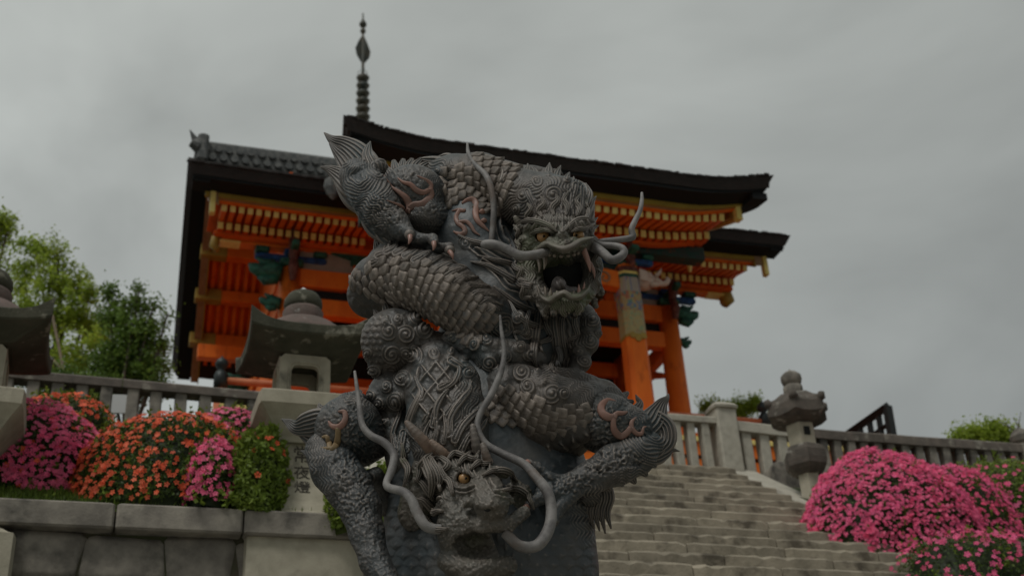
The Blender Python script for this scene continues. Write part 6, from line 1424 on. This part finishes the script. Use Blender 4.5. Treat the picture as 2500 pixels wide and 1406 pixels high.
# draped tongues of hair: waves over the belly, beard strands, cheek frills
dl = lambda *pts, th=.014, ng=3, m=BZ, lift=.006, name='hair_lock': lock(name, [(p[0], p[1], .2, p[2]) for p in pts], th, ng, m, drape_=True, lift=lift)
for pts in (((1120, 575, 3), (1150, 590, 6), (1190, 600, 8), (1225, 612, 8), (1262, 622, 5)), ((1150, 640, 2), (1190, 650, 7), (1230, 672, 9), (1262, 690, 10), (1300, 700, 7)), ((1165, 625, 2), (1205, 636, 6), (1240, 645, 8), (1275, 660, 6)), ((1205, 700, 2), (1230, 720, 7), (1262, 745, 9), (1300, 760, 6)), ((1240, 735, 2), (1262, 770, 7), (1290, 790, 8), (1320, 800, 5))):
    dl(*pts)
for k, (x0, x1_, y1_) in enumerate(((1290, 1262, 835), (1312, 1306, 895), (1335, 1322, 860), (1352, 1352, 912), (1378, 1384, 880), (1404, 1396, 850))):
    w_ = (7, 11, 8, 12, 9, 8)[k]; dl((x0, 762, w_ * .7), (x0 - 8 + 5 * (k % 2), 790, w_), ((x0 + x1_) / 2 + (9, -7, 12, 4, -8, 9)[k], (790 + y1_) / 2, w_), (x1_ - 6, y1_ - 22, w_ * .7), (x1_, y1_, 2), th=.016)
dl((1355, 845, 7), (1362, 875, 8), (1356, 905, 3), m=M['whisker'], lift=.03, th=.02)
for pts in (((1020, 1180, 4), (1035, 1150, 10), (1052, 1128, 10), (1062, 1118, 4)), ((1060, 1215, 4), (1066, 1170, 11), (1052, 1135, 9), (1040, 1110, 3)), ((1085, 1200, 4), (1082, 1165, 9), (1068, 1140, 8), (1060, 1125, 3)), ((995, 1190, 3), (1005, 1150, 9), (990, 1120, 8), (985, 1090, 3)), ((1110, 1215, 4), (1100, 1180, 8), (1085, 1155, 6), (1078, 1140, 2))):
    dl(*pts, th=.022, m=M['head'], lift=.02, name='cheek_frill')
for pts in (((1030, 1075, 3), (1003, 1040, 8), (1014, 1000, 9), (1031, 960, 8), (1020, 930, 5), (1026, 898, 2)), ((1064, 1045, 3), (1066, 1000, 8), (1078, 972, 7), (1094, 952, 2)), ((1096, 1065, 3), (1102, 1015, 9), (1128, 975, 9), (1146, 952, 6), (1146, 928, 2)), ((1080, 955, 2), (1108, 935, 7), (1120, 905, 6), (1112, 885, 2)), ((1110, 1090, 3), (1128, 1045, 9), (1155, 1012, 8), (1182, 990, 2)), ((1128, 1110, 3), (1142, 1075, 8), (1172, 1045, 8), (1188, 1020, 2)), ((1046, 1092, 3), (1040, 1060, 7), (1052, 1025, 2)), ((1084, 1085, 3), (1090, 1045, 7), (1083, 1010, 2)), ((965, 1110, 3), (960, 1060, 8), (975, 1010, 6), (968, 985, 2))):
    dl(*pts, th=.016, ng=2, lift=.004, name='mane_lock')

for k in range(7):
    x0 = 1400 + k * 14; fl_((x0, 1180, .10, 9), (x0 + 6, 1215, .08, 11), (x0 - 2, 1250, .05, 9), (x0 + 8, 1290 + 6 * (k % 3), .02, 2), ng=3, th=.018)
for pts in (((1180, 1165, 3), (1215, 1148, 8), (1245, 1158, 7), (1262, 1178, 2)), ((1225, 1200, 3), (1262, 1195, 9), (1290, 1215, 7), (1300, 1240, 2)), ((1092, 1128, 3), (1110, 1112, 8), (1135, 1118, 6), (1150, 1104, 2)), ((1120, 1140, 3), (1135, 1122, 8), (1158, 1126, 6), (1170, 1108, 2)), ((1070, 1160, 3), (1095, 1140, 9), (1080, 1122, 6), (1062, 1120, 2)), ((1150, 1150, 3), (1165, 1135, 8), (1185, 1138, 6), (1200, 1122, 2)), ((1075, 1180, 3), (1055, 1165, 9), (1040, 1140, 7), (1022, 1130, 2)), ((1080, 1215, 3), (1050, 1205, 9), (1030, 1180, 7), (1012, 1172, 2)), ((1085, 1250, 3), (1060, 1245, 10), (1035, 1220, 8), (1020, 1215, 2)), ((1095, 1290, 3), (1062, 1290, 10), (1036, 1262, 8), (1022, 1262, 2))):
    dl(*pts, th=.020, m=M['head'], lift=.010, name='cheek_frill')
for pts in (((1300, 545, 3), (1290, 530, 8), (1300, 512, 7), (1290, 498, 2)), ((1325, 535, 3), (1318, 515, 8), (1330, 500, 7), (1322, 482, 2)), ((1352, 530, 3), (1350, 508, 8), (1362, 492, 7), (1354, 474, 2)), ((1380, 530, 3), (1384, 508, 8), (1376, 490, 7), (1386, 470, 2)), ((1405, 532, 3), (1412, 512, 8), (1404, 494, 6), (1414, 476, 2)), ((1428, 540, 3), (1432, 518, 7), (1426, 500, 6), (1434, 482, 2)), ((1275, 600, 3), (1262, 585, 8), (1270, 565, 6), (1258, 552, 2)), ((1280, 640, 3), (1265, 625, 8), (1272, 606, 6), (1262, 595, 2)), ((1290, 690, 3), (1272, 680, 8), (1276, 660, 6), (1264, 650, 2)), ((1300, 725, 3), (1280, 722, 9), (1282, 700, 6), (1268, 694, 2)), ((1345, 742, 3), (1335, 756, 8), (1342, 768, 6), (1336, 780, 2)), ((1375, 742, 3), (1372, 756, 8), (1380, 766, 6), (1374, 778, 2)), ((1410, 738, 3), (1414, 750, 8), (1408, 760, 6), (1416, 770, 2)), ((1445, 610, 2), (1456, 622, 7), (1450, 640, 6), (1460, 652, 2)), ((1448, 655, 2), (1460, 668, 7), (1454, 684, 6), (1466, 698, 2)), ((1296, 572, 2), (1312, 562, 6), (1335, 560, 6), (1356, 568, 2)), ((1390, 566, 2), (1408, 558, 6), (1428, 556, 6), (1446, 548, 2))):
    dl(*pts, th=.016, m=M['head'], lift=.006, name='mane_lock')
lip = lambda pts, th=.016, ng=1: lock('lip_edge', pts, th, ng, M['head'], head1)
lip([(1306, 616, .34, 3), (1320, 604, .40, 7), (1338, 596, .44, 8), (1354, 602, .475, 8), (1376, 608, .49, 9), (1398, 601, .475, 8), (1416, 590, .44, 8), (1434, 584, .39, 6), (1448, 580, .33, 2)])
lip([(1312, 700, .28, 3), (1322, 724, .36, 7), (1342, 734, .40, 8), (1360, 722, .43, 8), (1378, 716, .44, 8), (1394, 726, .43, 8), (1414, 724, .40, 8), (1432, 710, .35, 6), (1440, 696, .29, 2)])
for q in (((1264, 548, .28, 2), (1285, 539, .34, 6), (1310, 540, .39, 7), (1338, 550, .42, 7), (1360, 566, .43, 2)), ((1450, 540, .28, 2), (1432, 535, .35, 7), (1410, 538, .39, 8), (1392, 550, .42, 6), (1378, 564, .43, 2))): lock('eyebrow', list(q), .016, 3, M['head'], head1)
# claws
for (x, y, D, x2, y2, D2) in ((1001, 576, .285, 997, 597, .29), (1059, 592, .295, 1057, 612, .30), (1098, 614, .28, 1106, 634, .285)): tusk(x, y, D, x2, y2, D2, 6.5, 'claw', drag, 'claw', (2, 0))
for (x, y, D, x2, y2, D2) in ((1290, 1128, .30, 1268, 1136, .31), (1288, 1236, .32, 1262, 1250, .33), (1350, 1276, .29, 1340, 1305, .30)): tusk(x, y, D, x2, y2, D2, 9, 'claw', drag, 'claw', (-2, 4))
for (x, y) in ((1000, 573), (1058, 588), (1098, 611)): dball('knuckle', x, y, .27, 13, M['bronze_hide'], drag, 14)

# flat raised inlays
def inlay(pts, m, parent=None, th=.007, lift=.003, name='inlay'): return lock(name, [(p[0], p[1], .2, p[2]) for p in pts], th, 1, m, parent, drape_=True, lift=lift, groove=0, npts=8)
cp, ol = M['copper'], M['olive']
inlay([(936, 430, 1), (955, 455, 3), (978, 472, 6), (993, 486, 9), (1000, 502, 9), (1001, 514, 8)], cp); inlay([(944, 490, 1), (962, 497, 2.5), (978, 505, 4), (990, 516, 6), (1002, 517, 7)], cp)
inlay([(1001, 510, 8), (1012, 502, 9), (1030, 500, 9), (1046, 488, 9), (1051, 474, 9), (1047, 462, 8)], cp); inlay([(972, 436, 1.5), (985, 446, 4), (1003, 452, 6), (1016, 465, 7), (1032, 471, 7), (1046, 466, 7)], cp); inlay([(1048, 466, 8), (1050, 452, 7), (1040, 442, 5), (1018, 430, 1)], cp)
inlay([(1128, 498, 3), (1142, 490, 6), (1155, 490, 8), (1163, 502, 8), (1161, 522, 8), (1166, 540, 7), (1180, 554, 5), (1196, 568, 1)], cp)
inlay([(1104, 516, 1), (1120, 514, 5), (1132, 516, 5), (1136, 512, 2)], cp); inlay([(1124, 514, 6), (1115, 530, 6), (1118, 545, 6), (1132, 556, 6), (1136, 568, 7), (1125, 573, 6), (1108, 566, 2)], cp); inlay([(1120, 544, 5), (1138, 542, 5), (1150, 552, 5), (1158, 566, 4), (1172, 576, 1)], cp)
for x, y, r in ((1177, 519, 8), (1181, 540, 7)): inlay([(x - r, y, 3), (x, y, r), (x + r, y, 3)], cp, th=.01)
inlay([(1502, 980, 2), (1484, 978, 6), (1469, 991, 9), (1470, 1008, 10), (1484, 1018, 10), (1498, 1019, 8)], cp); inlay([(1498, 1020, 8), (1505, 1010, 6), (1520, 1009, 5), (1531, 1006, 2)], cp)
inlay([(1498, 1016, 7), (1497, 1035, 7), (1501, 1053, 9), (1515, 1064, 9), (1530, 1056, 8), (1540, 1044, 7)], cp); inlay([(1541, 1046, 7), (1542, 1030, 5), (1553, 1019, 2)], cp); inlay([(1541, 1044, 6), (1552, 1057, 6), (1565, 1058, 5), (1570, 1044, 3), (1577, 1041, 1)], cp)
inlay([(826, 1005, 2), (840, 1006, 6), (844, 1018, 7), (840, 1032, 8), (828, 1042, 8), (812, 1040, 6), (803, 1028, 2)], cp); inlay([(826, 1044, 7), (826, 1058, 7), (824, 1078, 8), (816, 1094, 8), (806, 1096, 6), (804, 1080, 7), (800, 1066, 6), (788, 1066, 3)], ol); inlay([(812, 1096, 6), (798, 1096, 5), (784, 1093, 1)], ol)

# long curving whiskers
wk = M['whisker']
def whisk(*pts):
    pts = [(*p[:3], p[3] * .92) for p in pts]; return dtube('whisker', pts, wk, drag, 12, 7)
whisk((866, 906, .30, 3.5), (870, 935, .31, 5), (877, 985, .32, 7), (884, 1035, .33, 9), (905, 1062, .34, 10), (938, 1080, .35, 11), (962, 1110, .36, 11.5), (955, 1150, .38, 11.5), (944, 1176, .40, 10), (950, 1190, .42, 11), (985, 1200, .46, 12), (1005, 1220, .48, 13), (1018, 1250, .48, 14), (1042, 1285, .48, 14), (1080, 1290, .46, 13), (1112, 1272, .43, 12))
whisk((1221, 770, .33, 3), (1224, 805, .33, 5), (1231, 860, .33, 7), (1222, 910, .34, 8.5), (1198, 965, .35, 9.5), (1172, 1010, .36, 9), (1166, 1045, .37, 9), (1185, 1082, .37, 10), (1225, 1106, .38, 11), (1278, 1132, .40, 12), (1310, 1165, .42, 13.5), (1336, 1200, .43, 14.5), (1346, 1240, .43, 15), (1340, 1290, .45, 16), (1312, 1330, .48, 16), (1270, 1332, .50, 15), (1232, 1300, .50, 14))
whisk((1141, 351, .10, 3), (1144, 375, .12, 5.5), (1160, 402, .15, 7), (1187, 430, .19, 8), (1200, 465, .20, 8.5), (1206, 510, .19, 8.5), (1203, 560, .17, 8.5), (1200, 600, .16, 8.5), (1206, 640, .10, 7))
whisk((1345, 612, .38, 10), (1318, 620, .42, 13), (1285, 625, .44, 13), (1262, 621, .45, 12.5), (1235, 607, .45, 12), (1208, 598, .45, 13), (1186, 597, .44, 13), (1178, 598, .43, 8))
whisk((1440, 603, .26, 9), (1465, 592, .28, 9.5), (1500, 587, .30, 9), (1535, 582, .31, 9), (1545, 577, .31, 9.5), (1542, 560, .31, 8.5), (1550, 540, .30, 7.5), (1562, 515, .30, 6.5), (1567, 490, .29, 5.5), (1567, 471, .28, 3.5))
whisk((1445, 590, .27, 10), (1470, 598, .29, 9), (1500, 600, .31, 9), (1520, 607, .32, 10), (1522, 620, .32, 11), (1505, 633, .33, 12), (1490, 633, .33, 12), (1472, 618, .32, 13), (1455, 606, .30, 14), (1440, 600, .27, 14))

# pedestal (mostly below the view)
pe = MB().lathe([(.62, 0), (.62, .18), (.56, .22), (.54, 1.9), (.58, 1.95), (.60, 2.1), (.55, 2.14)], 64, sq=10)
pe.build('pedestal', M['stone_grey'], drag, loc=(-.05, .15, 0))
print('scales', NSC)
print('tris', sum(len(m.polygons) for m in bpy.data.meshes))
